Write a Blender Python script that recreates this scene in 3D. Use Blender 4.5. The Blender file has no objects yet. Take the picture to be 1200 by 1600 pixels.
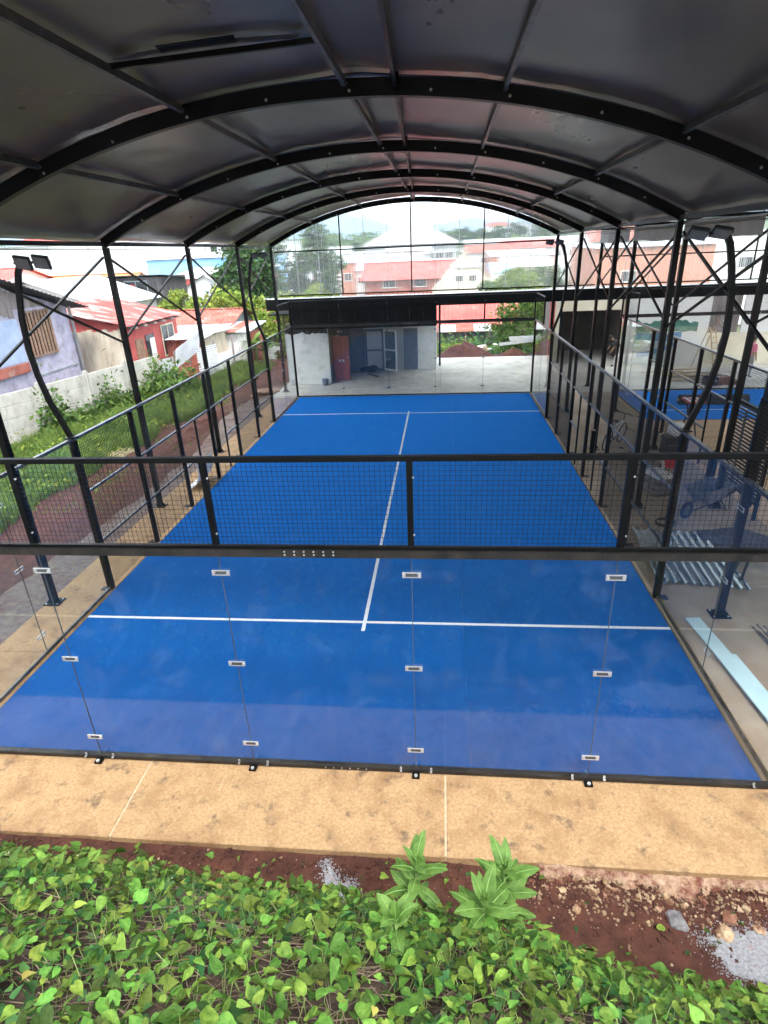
import bpy, bmesh, math, random
import numpy as np
from mathutils import Vector, Matrix, noise as mnoise

random.seed(7); RNG = np.random.default_rng(11)
scene = bpy.context.scene
COL = scene.collection

# ------------------------------------------------------------------ camera
CAM = Vector((1.308, -5.1295, 5.743))
YAW, PITCH, ROLL, FPX = -0.10948, -0.42041, -0.04307, 909.9
def cam_axes():
    cy, sy, cp, sp = math.cos(YAW), math.sin(YAW), math.cos(PITCH), math.sin(PITCH)
    f = Vector((sy*cp, cy*cp, sp)); r = Vector((cy, -sy, 0)); u = r.cross(f)
    cr, sr = math.cos(ROLL), math.sin(ROLL)
    return r*cr + u*sr, u*cr - r*sr, f
_r, _u, _f = cam_axes()
cd = bpy.data.cameras.new('camera'); cam = bpy.data.objects.new('camera', cd); COL.objects.link(cam)
cam.matrix_world = Matrix(((_r.x, _u.x, -_f.x, CAM.x), (_r.y, _u.y, -_f.y, CAM.y), (_r.z, _u.z, -_f.z, CAM.z), (0, 0, 0, 1)))
cd.sensor_fit = 'HORIZONTAL'; cd.sensor_width = 36.0; cd.lens = 36.0*FPX/1200.0
cd.clip_start = 0.05; cd.clip_end = 20000
scene.camera = cam

# ------------------------------------------------------------------ sky, sun, exposure
SUN_EL, SUN_AZ = math.radians(58), math.radians(150)     # azimuth measured from +Y clockwise
world = bpy.data.worlds.new('World'); scene.world = world; world.use_nodes = True
nt = world.node_tree; nt.nodes.clear()
def N(t, tree, **kw):
    n = tree.nodes.new(t)
    for k, v in kw.items(): setattr(n, k, v)
    return n
out = N('ShaderNodeOutputWorld', nt); bg = N('ShaderNodeBackground', nt)
sky = N('ShaderNodeTexSky', nt, sky_type='NISHITA', sun_disc=False, sun_elevation=SUN_EL, sun_rotation=SUN_AZ)
sky.dust_density = 2.0
tc = N('ShaderNodeTexCoord', nt); mp = N('ShaderNodeMapping', nt); mp.inputs['Scale'].default_value = (1.1, 1.1, 5.5)
mp.inputs['Location'].default_value = (5.5, 0.9, 2.12)
nz = N('ShaderNodeTexNoise', nt); nz.inputs['Scale'].default_value = 3.2; nz.inputs['Detail'].default_value = 7; nz.inputs['Roughness'].default_value = 0.55
rp = N('ShaderNodeValToRGB', nt); rp.color_ramp.elements[0].position = 0.28; rp.color_ramp.elements[1].position = 0.42
n2 = N('ShaderNodeTexNoise', nt); n2.inputs['Scale'].default_value = 5.0; n2.inputs['Detail'].default_value = 5
r2 = N('ShaderNodeValToRGB', nt); r2.color_ramp.elements[0].position = 0.385; r2.color_ramp.elements[1].position = 0.60
r2.color_ramp.elements[0].color = (0.45, 0.74, 1.08, 1); r2.color_ramp.elements[1].color = (11.0, 11.2, 11.4, 1)
_e = r2.color_ramp.elements.new(0.46); _e.color = (1.0, 1.15, 1.3, 1)
mx = N('ShaderNodeMixRGB', nt)
L = nt.links.new
L(tc.outputs['Generated'], mp.inputs['Vector']); L(mp.outputs[0], nz.inputs['Vector']); L(nz.outputs['Fac'], rp.inputs[0])
L(mp.outputs[0], n2.inputs['Vector']); L(n2.outputs['Fac'], r2.inputs[0])
L(rp.outputs[0], mx.inputs[0]); L(sky.outputs[0], mx.inputs[1]); L(r2.outputs[0], mx.inputs[2])
L(mx.outputs[0], bg.inputs[0]); bg.inputs[1].default_value = 0.15; L(bg.outputs[0], out.inputs[0])

sd = bpy.data.lights.new('sun', 'SUN'); sd.energy = 0.9; sd.angle = math.radians(14); sd.color = (1.0, 0.96, 0.90)
sun = bpy.data.objects.new('sun', sd); COL.objects.link(sun)
_sd = Vector((math.sin(SUN_AZ)*math.cos(SUN_EL), math.cos(SUN_AZ)*math.cos(SUN_EL), math.sin(SUN_EL)))
sun.rotation_euler = (-_sd).to_track_quat('-Z', 'Y').to_euler(); sun.location = (20, -20, 40)
vs = scene.view_settings; vs.view_transform = 'Standard'; vs.look = 'None'; vs.gamma = 1.0; vs.use_curve_mapping = False
vs.exposure = 2.42
cy = scene.cycles; cy.transparent_max_bounces = 32; cy.max_bounces = 6; cy.diffuse_bounces = 3; cy.glossy_bounces = 2
cy.use_adaptive_sampling = True; cy.adaptive_threshold = 0.04
cy.transmission_bounces = 4; cy.caustics_reflective = False; cy.caustics_refractive = True; cy.blur_glossy = 0.5; cy.sample_clamp_indirect = 6.0
try:
    cy.use_denoising = True; cy.denoiser = 'OPENIMAGEDENOISE'
except Exception: pass

# ------------------------------------------------------------------ materials
MATS = {}
def newmat(name):
    m = bpy.data.materials.new(name); m.use_nodes = True; MATS[name] = m
    t = m.node_tree; b = t.nodes['Principled BSDF']; return m, t, b
def mat(name, c1, c2=None, scale=4.0, rough=0.7, metal=0.0, bump=0.0, bscale=40.0, spec=0.5, detail=6, lo=0.35, hi=0.65,
        c3=None, s3=1.0, p3=(0.55, 0.7), island=0.0, stretch=None, rvar=0.0, transl=0.0, c4=None, s4=1.0, p4=(0.55, 0.7)):
    m, t, b = newmat(name); l = t.links.new
    b.inputs['Roughness'].default_value = rough; b.inputs['Metallic'].default_value = metal
    b.inputs['Specular IOR Level'].default_value = spec
    geo = N('ShaderNodeNewGeometry', t); src = geo.outputs['Position']
    if stretch:
        mpn = N('ShaderNodeMapping', t); mpn.inputs['Scale'].default_value = stretch; l(src, mpn.inputs['Vector']); src = mpn.outputs[0]
    colout = None
    if c2 is None:
        rgb = N('ShaderNodeRGB', t); rgb.outputs[0].default_value = (*c1, 1); colout = rgb.outputs[0]
    else:
        n = N('ShaderNodeTexNoise', t); n.inputs['Scale'].default_value = scale; n.inputs['Detail'].default_value = detail; n.inputs['Roughness'].default_value = 0.6
        l(src, n.inputs['Vector'])
        r = N('ShaderNodeValToRGB', t); r.color_ramp.elements[0].position = lo; r.color_ramp.elements[1].position = hi
        r.color_ramp.elements[0].color = (*c1, 1); r.color_ramp.elements[1].color = (*c2, 1); l(n.outputs['Fac'], r.inputs[0]); colout = r.outputs[0]
    for (cc, ss, pp) in ((c3, s3, p3), (c4, s4, p4)):
        if cc is None: continue
        n = N('ShaderNodeTexNoise', t); n.inputs['Scale'].default_value = ss; n.inputs['Detail'].default_value = 8; n.inputs['Roughness'].default_value = 0.65
        l(src, n.inputs['Vector'])
        r = N('ShaderNodeValToRGB', t); r.color_ramp.elements[0].position = pp[0]; r.color_ramp.elements[1].position = pp[1]
        l(n.outputs['Fac'], r.inputs[0])
        mixn = N('ShaderNodeMixRGB', t); l(r.outputs[0], mixn.inputs[0]); l(colout, mixn.inputs[1]); mixn.inputs[2].default_value = (*cc, 1); colout = mixn.outputs[0]
    if island:
        hs = N('ShaderNodeHueSaturation', t); mr = N('ShaderNodeMapRange', t); mr.inputs['To Min'].default_value = 1-island; mr.inputs['To Max'].default_value = 1+island
        l(geo.outputs['Random Per Island'], mr.inputs['Value']); l(mr.outputs[0], hs.inputs['Value'])
        mh = N('ShaderNodeMapRange', t); mh.inputs['To Min'].default_value = 0.5-0.05*island; mh.inputs['To Max'].default_value = 0.5+0.05*island
        wn = N('ShaderNodeMath', t, operation='FRACT'); ml = N('ShaderNodeMath', t, operation='MULTIPLY'); ml.inputs[1].default_value = 17.3
        l(geo.outputs['Random Per Island'], ml.inputs[0]); l(ml.outputs[0], wn.inputs[0]); l(wn.outputs[0], mh.inputs['Value']); l(mh.outputs[0], hs.inputs['Hue'])
        l(colout, hs.inputs['Color']); colout = hs.outputs[0]
    l(colout, b.inputs['Base Color'])
    if rvar:
        n = N('ShaderNodeTexNoise', t); n.inputs['Scale'].default_value = scale*0.7; n.inputs['Detail'].default_value = 5; l(src, n.inputs['Vector'])
        mr = N('ShaderNodeMapRange', t); mr.inputs['To Min'].default_value = rough-rvar; mr.inputs['To Max'].default_value = rough+rvar
        l(n.outputs['Fac'], mr.inputs['Value']); l(mr.outputs[0], b.inputs['Roughness'])
    if bump:
        n = N('ShaderNodeTexNoise', t); n.inputs['Scale'].default_value = bscale; n.inputs['Detail'].default_value = 5; l(src, n.inputs['Vector'])
        bn = N('ShaderNodeBump', t); bn.inputs['Strength'].default_value = bump; bn.inputs['Distance'].default_value = 0.02
        l(n.outputs['Fac'], bn.inputs['Height']); l(bn.outputs[0], b.inputs['Normal'])
    if transl:
        tr = N('ShaderNodeBsdfTranslucent', t); l(colout, tr.inputs['Color']); ms = N('ShaderNodeMixShader', t); ms.inputs[0].default_value = transl
        o = t.nodes['Material Output']; l(b.outputs[0], ms.inputs[1]); l(tr.outputs[0], ms.inputs[2]); l(ms.outputs[0], o.inputs['Surface'])
    return m

def glassmat(name, tint, dirt, dscale, f0=0.045, dirtcol=(0.8, 0.82, 0.8), dstretch=(1, 1, 1), base=0.0, rough=0.0, dlo=0.5, dhi=0.75, facing_opac=0.0, bend=0.0):
    m, t, b = newmat(name); l = t.links.new; t.nodes.remove(b); o = t.nodes['Material Output']
    tr = N('ShaderNodeBsdfTransparent', t); tr.inputs[0].default_value = (*tint, 1)
    gl = N('ShaderNodeBsdfGlossy', t); gl.inputs['Roughness'].default_value = rough
    lw = N('ShaderNodeLayerWeight', t); lw.inputs['Blend'].default_value = 0.5
    pw = N('ShaderNodeMath', t, operation='POWER'); pw.inputs[1].default_value = 5; l(lw.outputs['Facing'], pw.inputs[0])
    ma = N('ShaderNodeMath', t, operation='MULTIPLY_ADD'); ma.inputs[1].default_value = 1-f0; ma.inputs[2].default_value = f0; l(pw.outputs[0], ma.inputs[0])
    if bend:
        rfr = N('ShaderNodeBsdfRefraction', t); rfr.inputs['IOR'].default_value = 1.012; rfr.inputs['Roughness'].default_value = 0.0; rfr.inputs[0].default_value = (*tint, 1)
        mb_ = N('ShaderNodeMixShader', t); mb_.inputs[0].default_value = bend; l(tr.outputs[0], mb_.inputs[1]); l(rfr.outputs[0], mb_.inputs[2]); tr = mb_
    m1 = N('ShaderNodeMixShader', t); l(ma.outputs[0], m1.inputs[0]); l(tr.outputs[0], m1.inputs[1]); l(gl.outputs[0], m1.inputs[2])
    di = N('ShaderNodeBsdfDiffuse', t); di.inputs[0].default_value = (*dirtcol, 1)
    tl = N('ShaderNodeBsdfTranslucent', t); tl.inputs[0].default_value = (*dirtcol, 1)
    ad = N('ShaderNodeMixShader', t); ad.inputs[0].default_value = 0.5; l(di.outputs[0], ad.inputs[1]); l(tl.outputs[0], ad.inputs[2])
    geo = N('ShaderNodeNewGeometry', t); mpn = N('ShaderNodeMapping', t); mpn.inputs['Scale'].default_value = dstretch; l(geo.outputs['Position'], mpn.inputs['Vector'])
    n = N('ShaderNodeTexNoise', t); n.inputs['Scale'].default_value = dscale; n.inputs['Detail'].default_value = 8; n.inputs['Roughness'].default_value = 0.65; l(mpn.outputs[0], n.inputs['Vector'])
    mr = N('ShaderNodeMapRange', t); mr.inputs['From Min'].default_value = dlo; mr.inputs['From Max'].default_value = dhi; mr.inputs['To Min'].default_value = base; mr.inputs['To Max'].default_value = base+dirt
    l(n.outputs['Fac'], mr.inputs['Value']); fac = mr.outputs[0]
    if facing_opac:
        p2 = N('ShaderNodeMath', t, operation='MULTIPLY_ADD'); p2.inputs[1].default_value = facing_opac; l(lw.outputs['Facing'], p2.inputs[0]); l(fac, p2.inputs[2]); fac = p2.outputs[0]
    m2 = N('ShaderNodeMixShader', t); l(fac, m2.inputs[0]); l(m1.outputs[0], m2.inputs[1]); l(ad.outputs[0], m2.inputs[2]); l(m2.outputs[0], o.inputs['Surface'])
    return m

mat('steel', (0.0022, 0.0023, 0.0027), (0.0045, 0.0045, 0.005), scale=6, rough=0.40, spec=0.2, rvar=0.12, c3=(0.014, 0.013, 0.012), s3=11, p3=(0.64, 0.84))
mat('steel_dusty', (0.006, 0.006, 0.006), (0.024, 0.020, 0.018), scale=5, rough=0.5, spec=0.5, rvar=0.15, c3=(0.10, 0.09, 0.08), s3=30, p3=(0.6, 0.8))
mat('galv', (0.34, 0.35, 0.36), (0.5, 0.51, 0.52), scale=30, rough=0.32, metal=0.8)
mat('bolt', (0.55, 0.55, 0.55), (0.72, 0.72, 0.72), scale=30, rough=0.3, metal=0.6)
mat('clamp_core', (0.06, 0.065, 0.07), rough=0.5)
mat('wire', (0.005, 0.005, 0.006), rough=0.5, spec=0.3)
mat('roof_membrane', (0.120, 0.104, 0.094), (0.180, 0.160, 0.147), scale=0.8, rough=0.30, spec=0.9, bump=0.07, bscale=1.1, rvar=0.10, stretch=(1, 0.45, 1), detail=4)
mat('purlin', (0.10, 0.10, 0.105), (0.20, 0.20, 0.205), scale=8, rough=0.4, metal=0.7)
mat('white_line', (0.78, 0.80, 0.82), (0.6, 0.64, 0.68), scale=40, rough=0.85)
mat('concrete_tan', (0.355, 0.200, 0.085), (0.475, 0.320, 0.170), scale=30, rough=0.85, bump=0.4, bscale=80, c3=(0.245, 0.130, 0.055), s3=2.3, p3=(0.47, 0.74), detail=10, lo=0.32, hi=0.66, c4=(0.17, 0.105, 0.06), s4=4.2, p4=(0.56, 0.68))
mat('concrete_grey', (0.31, 0.235, 0.165), (0.44, 0.355, 0.265), scale=0.8, rough=0.85, bump=0.2, bscale=50, c3=(0.36, 0.235, 0.14), s3=2.0, p3=(0.5, 0.75), detail=8)
mat('concrete_plaza', (0.42, 0.395, 0.35), (0.60, 0.575, 0.52), scale=0.5, rough=0.8, bump=0.15, bscale=40, c3=(0.30, 0.27, 0.22), s3=2.2, p3=(0.5, 0.75), detail=8)
mat('concrete_sand', (0.56, 0.35, 0.19), (0.66, 0.46, 0.28), scale=1.5, rough=0.9, stretch=(0.3, 2, 1))
mat('slab_joint', (0.42, 0.31, 0.19), (0.54, 0.43, 0.29), scale=12, rough=0.9)
mat('soil', (0.044, 0.013, 0.0075), (0.092, 0.030, 0.017), scale=5, rough=0.95, bump=0.7, bscale=30, c3=(0.15, 0.065, 0.04), s3=25, p3=(0.62, 0.8), detail=9)
mat('soil_dark', (0.045, 0.02, 0.014), (0.09, 0.036, 0.023), scale=6, rough=0.95, bump=0.8, bscale=25, c3=(0.15, 0.09, 0.06), s3=40, p3=(0.62, 0.8))
mat('gravel_grey', (0.13, 0.095, 0.08), (0.21, 0.165, 0.14), scale=8, rough=0.95, bump=0.6, bscale=60, c3=(0.10, 0.04, 0.028), s3=1.5, p3=(0.5, 0.7))
mat('sand_white', (0.20, 0.20, 0.215), (0.36, 0.36, 0.38), scale=40, rough=0.95, bump=0.5, bscale=120, c3=(0.3, 0.16, 0.12), s3=14, p3=(0.58, 0.75))
mat('rubble', (0.27, 0.165, 0.09), (0.46, 0.34, 0.22), scale=14, rough=0.95, bump=0.6, bscale=70, island=0.3, c3=(0.14, 0.05, 0.028), s3=9, p3=(0.46, 0.62))
mat('stone_grey', (0.11, 0.105, 0.11), (0.24, 0.23, 0.235), scale=12, rough=0.9, bump=0.4, bscale=60)
mat('stone_brown', (0.16, 0.06, 0.035), (0.3, 0.15, 0.09), scale=10, rough=0.9, bump=0.4, bscale=60)
mat('dark_sand', (0.05, 0.047, 0.055), (0.10, 0.095, 0.105), scale=12, rough=0.95, bump=0.6, bscale=60)
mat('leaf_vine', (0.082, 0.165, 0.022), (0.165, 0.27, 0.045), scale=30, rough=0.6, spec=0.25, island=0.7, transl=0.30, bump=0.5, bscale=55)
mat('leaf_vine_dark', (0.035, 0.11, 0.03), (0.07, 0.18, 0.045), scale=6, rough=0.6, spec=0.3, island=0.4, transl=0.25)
mat('leaf_yellow', (0.32, 0.34, 0.05), (0.42, 0.30, 0.10), scale=8, rough=0.6, island=0.3, transl=0.3)
mat('leaf_weed', (0.062, 0.165, 0.028), (0.125, 0.27, 0.055), scale=14, rough=0.55, spec=0.3, island=0.5, transl=0.3, bump=0.4, bscale=60)
mat('leaf_vein', (0.22, 0.40, 0.10), rough=0.6)
mat('stem_green', (0.16, 0.25, 0.06), (0.24, 0.27, 0.10), scale=10, rough=0.7)
mat('stem_dry', (0.13, 0.085, 0.055), (0.30, 0.23, 0.16), scale=5, rough=0.9, island=0.4)
mat('grass', (0.07, 0.15, 0.022), (0.18, 0.27, 0.05), scale=0.8, rough=0.7, island=0.4, transl=0.25)
mat('foliage_dark', (0.022, 0.062, 0.016), (0.06, 0.12, 0.03), scale=0.7, rough=0.6, spec=0.3, island=0.5, transl=0.2)
mat('foliage_mid', (0.055, 0.12, 0.02), (0.12, 0.20, 0.04), scale=0.7, rough=0.65, spec=0.3, island=0.45, transl=0.22)
mat('foliage_light', (0.12, 0.20, 0.025), (0.28, 0.34, 0.05), scale=0.7, rough=0.65, spec=0.3, island=0.4, transl=0.25)
mat('straw', (0.26, 0.20, 0.10), (0.42, 0.35, 0.22), scale=14, rough=0.95, bump=0.8, bscale=60, c3=(0.12, 0.14, 0.04), s3=6, p3=(0.45, 0.65))
mat('litter', (0.040, 0.022, 0.014), (0.095, 0.06, 0.04), scale=9, rough=0.95, bump=0.8, bscale=40, c3=(0.20, 0.15, 0.11), s3=45, p3=(0.60, 0.78))
mat('sheet_grey', (0.12, 0.125, 0.125), (0.20, 0.205, 0.20), scale=4, rough=0.6, c3=(0.2, 0.15, 0.1), s3=3, p3=(0.5, 0.75))
mat('zinc_shiny', (0.62, 0.66, 0.66), (0.75, 0.78, 0.78), scale=3, rough=0.22, metal=0.95)
mat('plaster_stain', (0.02, 0.02, 0.02), (0.07, 0.068, 0.064), scale=6, rough=0.95)
mat('bark', (0.10, 0.07, 0.05), (0.17, 0.13, 0.10), scale=8, rough=0.95, bump=0.5, bscale=20)
mat('wall_block', (0.42, 0.41, 0.37), (0.60, 0.585, 0.54), scale=2.2, rough=0.9, bump=0.3, bscale=30, c3=(0.26, 0.25, 0.21), s3=4, p3=(0.52, 0.78), stretch=(1, 1, 0.5))
mat('purple_paint', (0.33, 0.32, 0.43), (0.46, 0.44, 0.55), scale=2, rough=0.85, c3=(0.24, 0.22, 0.24), s3=3.5, p3=(0.48, 0.72), bump=0.2, bscale=15)
mat('blue_paint', (0.27, 0.36, 0.52), (0.38, 0.46, 0.60), scale=2, rough=0.85, c3=(0.36, 0.38, 0.45), s3=3, p3=(0.55, 0.8))
mat('grey_board', (0.26, 0.30, 0.33), (0.38, 0.41, 0.43), scale=2, rough=0.9, c3=(0.2, 0.22, 0.24), s3=3, p3=(0.5, 0.8))
mat('cream_board', (0.50, 0.44, 0.33), (0.68, 0.63, 0.50), scale=3, rough=0.9, c3=(0.28, 0.22, 0.15), s3=4, p3=(0.55, 0.75), stretch=(1, 1, 0.25), island=0.2)
mat('grey_wood', (0.15, 0.13, 0.125), (0.30, 0.27, 0.26), scale=4, rough=0.95, stretch=(1, 1, 0.2), island=0.35)
mat('black_wood', (0.045, 0.042, 0.043), (0.12, 0.11, 0.11), scale=4, rough=0.95, stretch=(1, 1, 0.2), island=0.35)
mat('brown_bar', (0.20, 0.11, 0.07), (0.34, 0.22, 0.15), scale=6, rough=0.8)
mat('red_wall', (0.42, 0.07, 0.065), (0.54, 0.12, 0.105), scale=1.5, rough=0.8, c3=(0.45, 0.12, 0.1), s3=3, p3=(0.55, 0.8))
mat('orange_wall', (0.48, 0.20, 0.13), (0.56, 0.26, 0.18), scale=0.4, rough=0.8)
mat('red_roof', (0.27, 0.045, 0.04), (0.44, 0.085, 0.07), scale=2.2, rough=0.65, c3=(0.58, 0.40, 0.36), s3=1.2, p3=(0.50, 0.66), stretch=(0.5, 1.6, 1), c4=(0.18, 0.07, 0.05), s4=5, p4=(0.55, 0.7))
mat('red_roof_plain', (0.46, 0.075, 0.06), (0.56, 0.13, 0.105), scale=0.6, rough=0.6, c3=(0.5, 0.3, 0.26), s3=0.9, p3=(0.58, 0.78))
mat('rust_roof', (0.24, 0.065, 0.045), (0.40, 0.13, 0.09), scale=1.4, rough=0.8, c3=(0.45, 0.38, 0.34), s3=1.3, p3=(0.55, 0.75))
mat('orange_roof', (0.50, 0.17, 0.06), (0.62, 0.25, 0.1), scale=1.0, rough=0.75)
mat('zinc', (0.50, 0.52, 0.54), (0.66, 0.68, 0.70), scale=1.5, rough=0.45, metal=0.25, c3=(0.42, 0.36, 0.3), s3=2, p3=(0.58, 0.8))
mat('zinc_dark', (0.10, 0.10, 0.11), (0.2, 0.2, 0.21), scale=1.5, rough=0.6, metal=0.2)
mat('pale_teal_roof', (0.46, 0.52, 0.51), (0.58, 0.63, 0.62), scale=0.8, rough=0.55)
mat('white_wall', (0.70, 0.70, 0.69), (0.82, 0.82, 0.81), scale=0.5, rough=0.8, c3=(0.6, 0.6, 0.6), s3=1.0, p3=(0.55, 0.8))
mat('offwhite_wall', (0.72, 0.74, 0.72), (0.82, 0.83, 0.81), scale=1.4, rough=0.85, c3=(0.46, 0.48, 0.47), s3=3, p3=(0.5, 0.8), bump=0.15, bscale=20)
mat('cream_wall', (0.66, 0.60, 0.47), (0.76, 0.71, 0.58), scale=0.6, rough=0.85)
mat('grey_wall', (0.40, 0.42, 0.44), (0.50, 0.52, 0.54), scale=0.6, rough=0.85)
mat('slate_wall', (0.13, 0.155, 0.20), (0.17, 0.195, 0.24), scale=1.5, rough=0.7)
mat('blue_wall', (0.22, 0.48, 0.78), (0.30, 0.56, 0.84), scale=0.5, rough=0.7)
mat('grey_roof', (0.30, 0.29, 0.29), (0.40, 0.385, 0.38), scale=0.5, rough=0.6)
mat('black_clad', (0.005, 0.005, 0.006), (0.009, 0.009, 0.010), scale=3, rough=0.7, spec=0.2)
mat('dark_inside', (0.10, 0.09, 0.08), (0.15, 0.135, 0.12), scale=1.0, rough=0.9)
mat('red_door', (0.25, 0.055, 0.04), (0.34, 0.09, 0.06), scale=3, rough=0.6, c3=(0.12, 0.05, 0.04), s3=5, p3=(0.5, 0.75), stretch=(1, 1, 0.3))
mat('white_frame', (0.78, 0.78, 0.77), (0.86, 0.86, 0.85), scale=5, rough=0.5)
mat('window_dark', (0.02, 0.024, 0.028), (0.05, 0.055, 0.06), scale=0.8, rough=0.12)
mat('mural_green', (0.04, 0.14, 0.115), (0.08, 0.24, 0.19), scale=3, rough=0.8)
mat('mural_blue', (0.06, 0.20, 0.36), (0.11, 0.30, 0.50), scale=2, rough=0.8)
mat('mural_pale', (0.46, 0.54, 0.52), (0.62, 0.66, 0.64), scale=3, rough=0.85)
mat('pale_panel', (0.52, 0.70, 0.76), (0.60, 0.77, 0.82), scale=2, rough=0.35)
mat('plastic_black', (0.015, 0.015, 0.017), (0.03, 0.03, 0.032), scale=8, rough=0.5)
mat('barrow_grey', (0.10, 0.105, 0.115), (0.20, 0.20, 0.21), scale=9, rough=0.45, metal=0.3, c3=(0.38, 0.37, 0.36), s3=10, p3=(0.6, 0.75))
mat('rubber', (0.012, 0.012, 0.012), (0.03, 0.028, 0.026), scale=10, rough=0.85)
mat('red_plastic', (0.60, 0.025, 0.04), (0.68, 0.05, 0.06), scale=4, rough=0.4)
mat('white_sack', (0.66, 0.65, 0.62), (0.80, 0.79, 0.76), scale=9, rough=0.8, bump=0.5, bscale=25)
mat('wood', (0.36, 0.25, 0.14), (0.52, 0.40, 0.25), scale=6, rough=0.8, stretch=(1, 1, 0.3))
mat('skin', (0.28, 0.15, 0.095), (0.33, 0.19, 0.12), scale=6, rough=0.55)
mat('hair', (0.012, 0.009, 0.008), rough=0.7)
mat('cloth_dark', (0.03, 0.032, 0.04), (0.06, 0.06, 0.07), scale=10, rough=0.9)
mat('cloth_light', (0.55, 0.53, 0.48), (0.68, 0.66, 0.6), scale=10, rough=0.9)
mat('cloth_pink', (0.75, 0.12, 0.30), (0.8, 0.18, 0.36), scale=10, rough=0.9)
mat('cloth_blue', (0.05, 0.06, 0.13), (0.09, 0.10, 0.19), scale=10, rough=0.9)
mat('cloth_grey', (0.20, 0.20, 0.21), (0.28, 0.28, 0.29), scale=10, rough=0.9)
mat('lamp_body', (0.02, 0.021, 0.024), (0.035, 0.036, 0.04), scale=10, rough=0.45)
mat('lamp_glass', (0.16, 0.19, 0.21), (0.22, 0.25, 0.27), scale=4, rough=0.25)
mat('soffit_sheet', (0.66, 0.67, 0.70), (0.78, 0.79, 0.82), scale=2, rough=0.6, c3=(0.42, 0.43, 0.47), s3=1.2, p3=(0.5, 0.8), transl=0.35)
mat('lightsheet', (0.72, 0.73, 0.72), (0.82, 0.83, 0.82), scale=2, rough=0.5, transl=0.65)
mat('petal', (0.75, 0.70, 0.30), (0.82, 0.80, 0.6), scale=20, rough=0.7)
mat('hill_green', (0.05, 0.085, 0.03), (0.12, 0.15, 0.06), scale=0.02, rough=0.95, c3=(0.20, 0.19, 0.12), s3=0.03, p3=(0.58, 0.75))
mat('mountain', (0.035, 0.07, 0.06), (0.06, 0.10, 0.08), scale=0.002, rough=1.0)
glassmat('glass', (0.975, 0.99, 0.985), 0.055, 1.9, f0=0.044, dlo=0.53, dhi=0.85, base=0.002)
glassmat('glass_edge', (0.35, 0.62, 0.56), 0.1, 3.0, f0=0.06, base=0.15, dirtcol=(0.25, 0.5, 0.45))
glassmat('polycarb', (0.93, 0.95, 0.95), 0.16, 3.0, f0=0.05, dstretch=(9, 9, 0.03), base=0.13, rough=0.15, dlo=0.45, dhi=0.8, facing_opac=0.34, bend=0.6, dirtcol=(0.85, 0.88, 0.88))

glassmat('lap_strip', (0.9, 0.92, 0.92), 0.5, 1.5, base=0.12, dstretch=(1, 1, 0.8), dlo=0.4, dhi=0.7)

# the turf: blue carpet laid in rolls; the nap gives each roll a slightly different tone
def turf_mat():
    m, t, b = newmat('turf'); l = t.links.new
    geo = N('ShaderNodeNewGeometry', t)
    n = N('ShaderNodeTexNoise', t); n.inputs['Scale'].default_value = 1.1; n.inputs['Detail'].default_value = 9; n.inputs['Roughness'].default_value = 0.7; l(geo.outputs['Position'], n.inputs['Vector'])
    r = N('ShaderNodeValToRGB', t); r.color_ramp.elements[0].position = 0.3; r.color_ramp.elements[1].position = 0.75
    r.color_ramp.elements[0].color = (0.0008, 0.036, 0.160, 1); r.color_ramp.elements[1].color = (0.0022, 0.060, 0.220, 1); l(n.outputs['Fac'], r.inputs[0])
    f = N('ShaderNodeTexNoise', t); f.inputs['Scale'].default_value = 90; f.inputs['Detail'].default_value = 2; l(geo.outputs['Position'], f.inputs['Vector'])
    hs = N('ShaderNodeHueSaturation', t); mr = N('ShaderNodeMapRange', t); mr.inputs['To Min'].default_value = 0.55; mr.inputs['To Max'].default_value = 1.45; l(f.outputs['Fac'], mr.inputs['Value'])
    oi = N('ShaderNodeObjectInfo', t); mo = N('ShaderNodeMapRange', t); mo.inputs['To Min'].default_value = 0.93; mo.inputs['To Max'].default_value = 1.07; l(oi.outputs['Random'], mo.inputs['Value'])
    mm = N('ShaderNodeMath', t, operation='MULTIPLY'); l(mr.outputs[0], mm.inputs[0]); l(mo.outputs[0], mm.inputs[1])
    l(mm.outputs[0], hs.inputs['Value']); l(r.outputs[0], hs.inputs['Color'])
    d = N('ShaderNodeTexNoise', t); d.inputs['Scale'].default_value = 3.2; d.inputs['Detail'].default_value = 10; d.inputs['Roughness'].default_value = 0.75; dm = N('ShaderNodeMapping', t); dm.inputs['Scale'].default_value = (1.0, 0.35, 1.0); dm.inputs['Rotation'].default_value = (0, 0, 0.35); l(geo.outputs['Position'], dm.inputs['Vector']); l(dm.outputs[0], d.inputs['Vector'])
    dr = N('ShaderNodeMapRange', t); dr.inputs['From Min'].default_value = 0.52; dr.inputs['From Max'].default_value = 0.85; dr.inputs['To Max'].default_value = 0.17; l(d.outputs['Fac'], dr.inputs['Value'])
    mx = N('ShaderNodeMixRGB', t); mx.inputs[2].default_value = (0.22, 0.27, 0.36, 1); l(dr.outputs[0], mx.inputs[0]); l(hs.outputs[0], mx.inputs[1])
    l(mx.outputs[0], b.inputs['Base Color']); b.inputs['Roughness'].default_value = 0.85; b.inputs['Specular IOR Level'].default_value = 0.05
    b.inputs['Sheen Weight'].default_value = 0.95; b.inputs['Sheen Roughness'].default_value = 0.55; b.inputs['Sheen Tint'].default_value = (0.02, 0.30, 1.0, 1)
    bn = N('ShaderNodeBump', t); bn.inputs['Strength'].default_value = 0.4; bn.inputs['Distance'].default_value = 0.01; l(f.outputs['Fac'], bn.inputs['Height']); l(bn.outputs[0], b.inputs['Normal'])
turf_mat()

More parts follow.
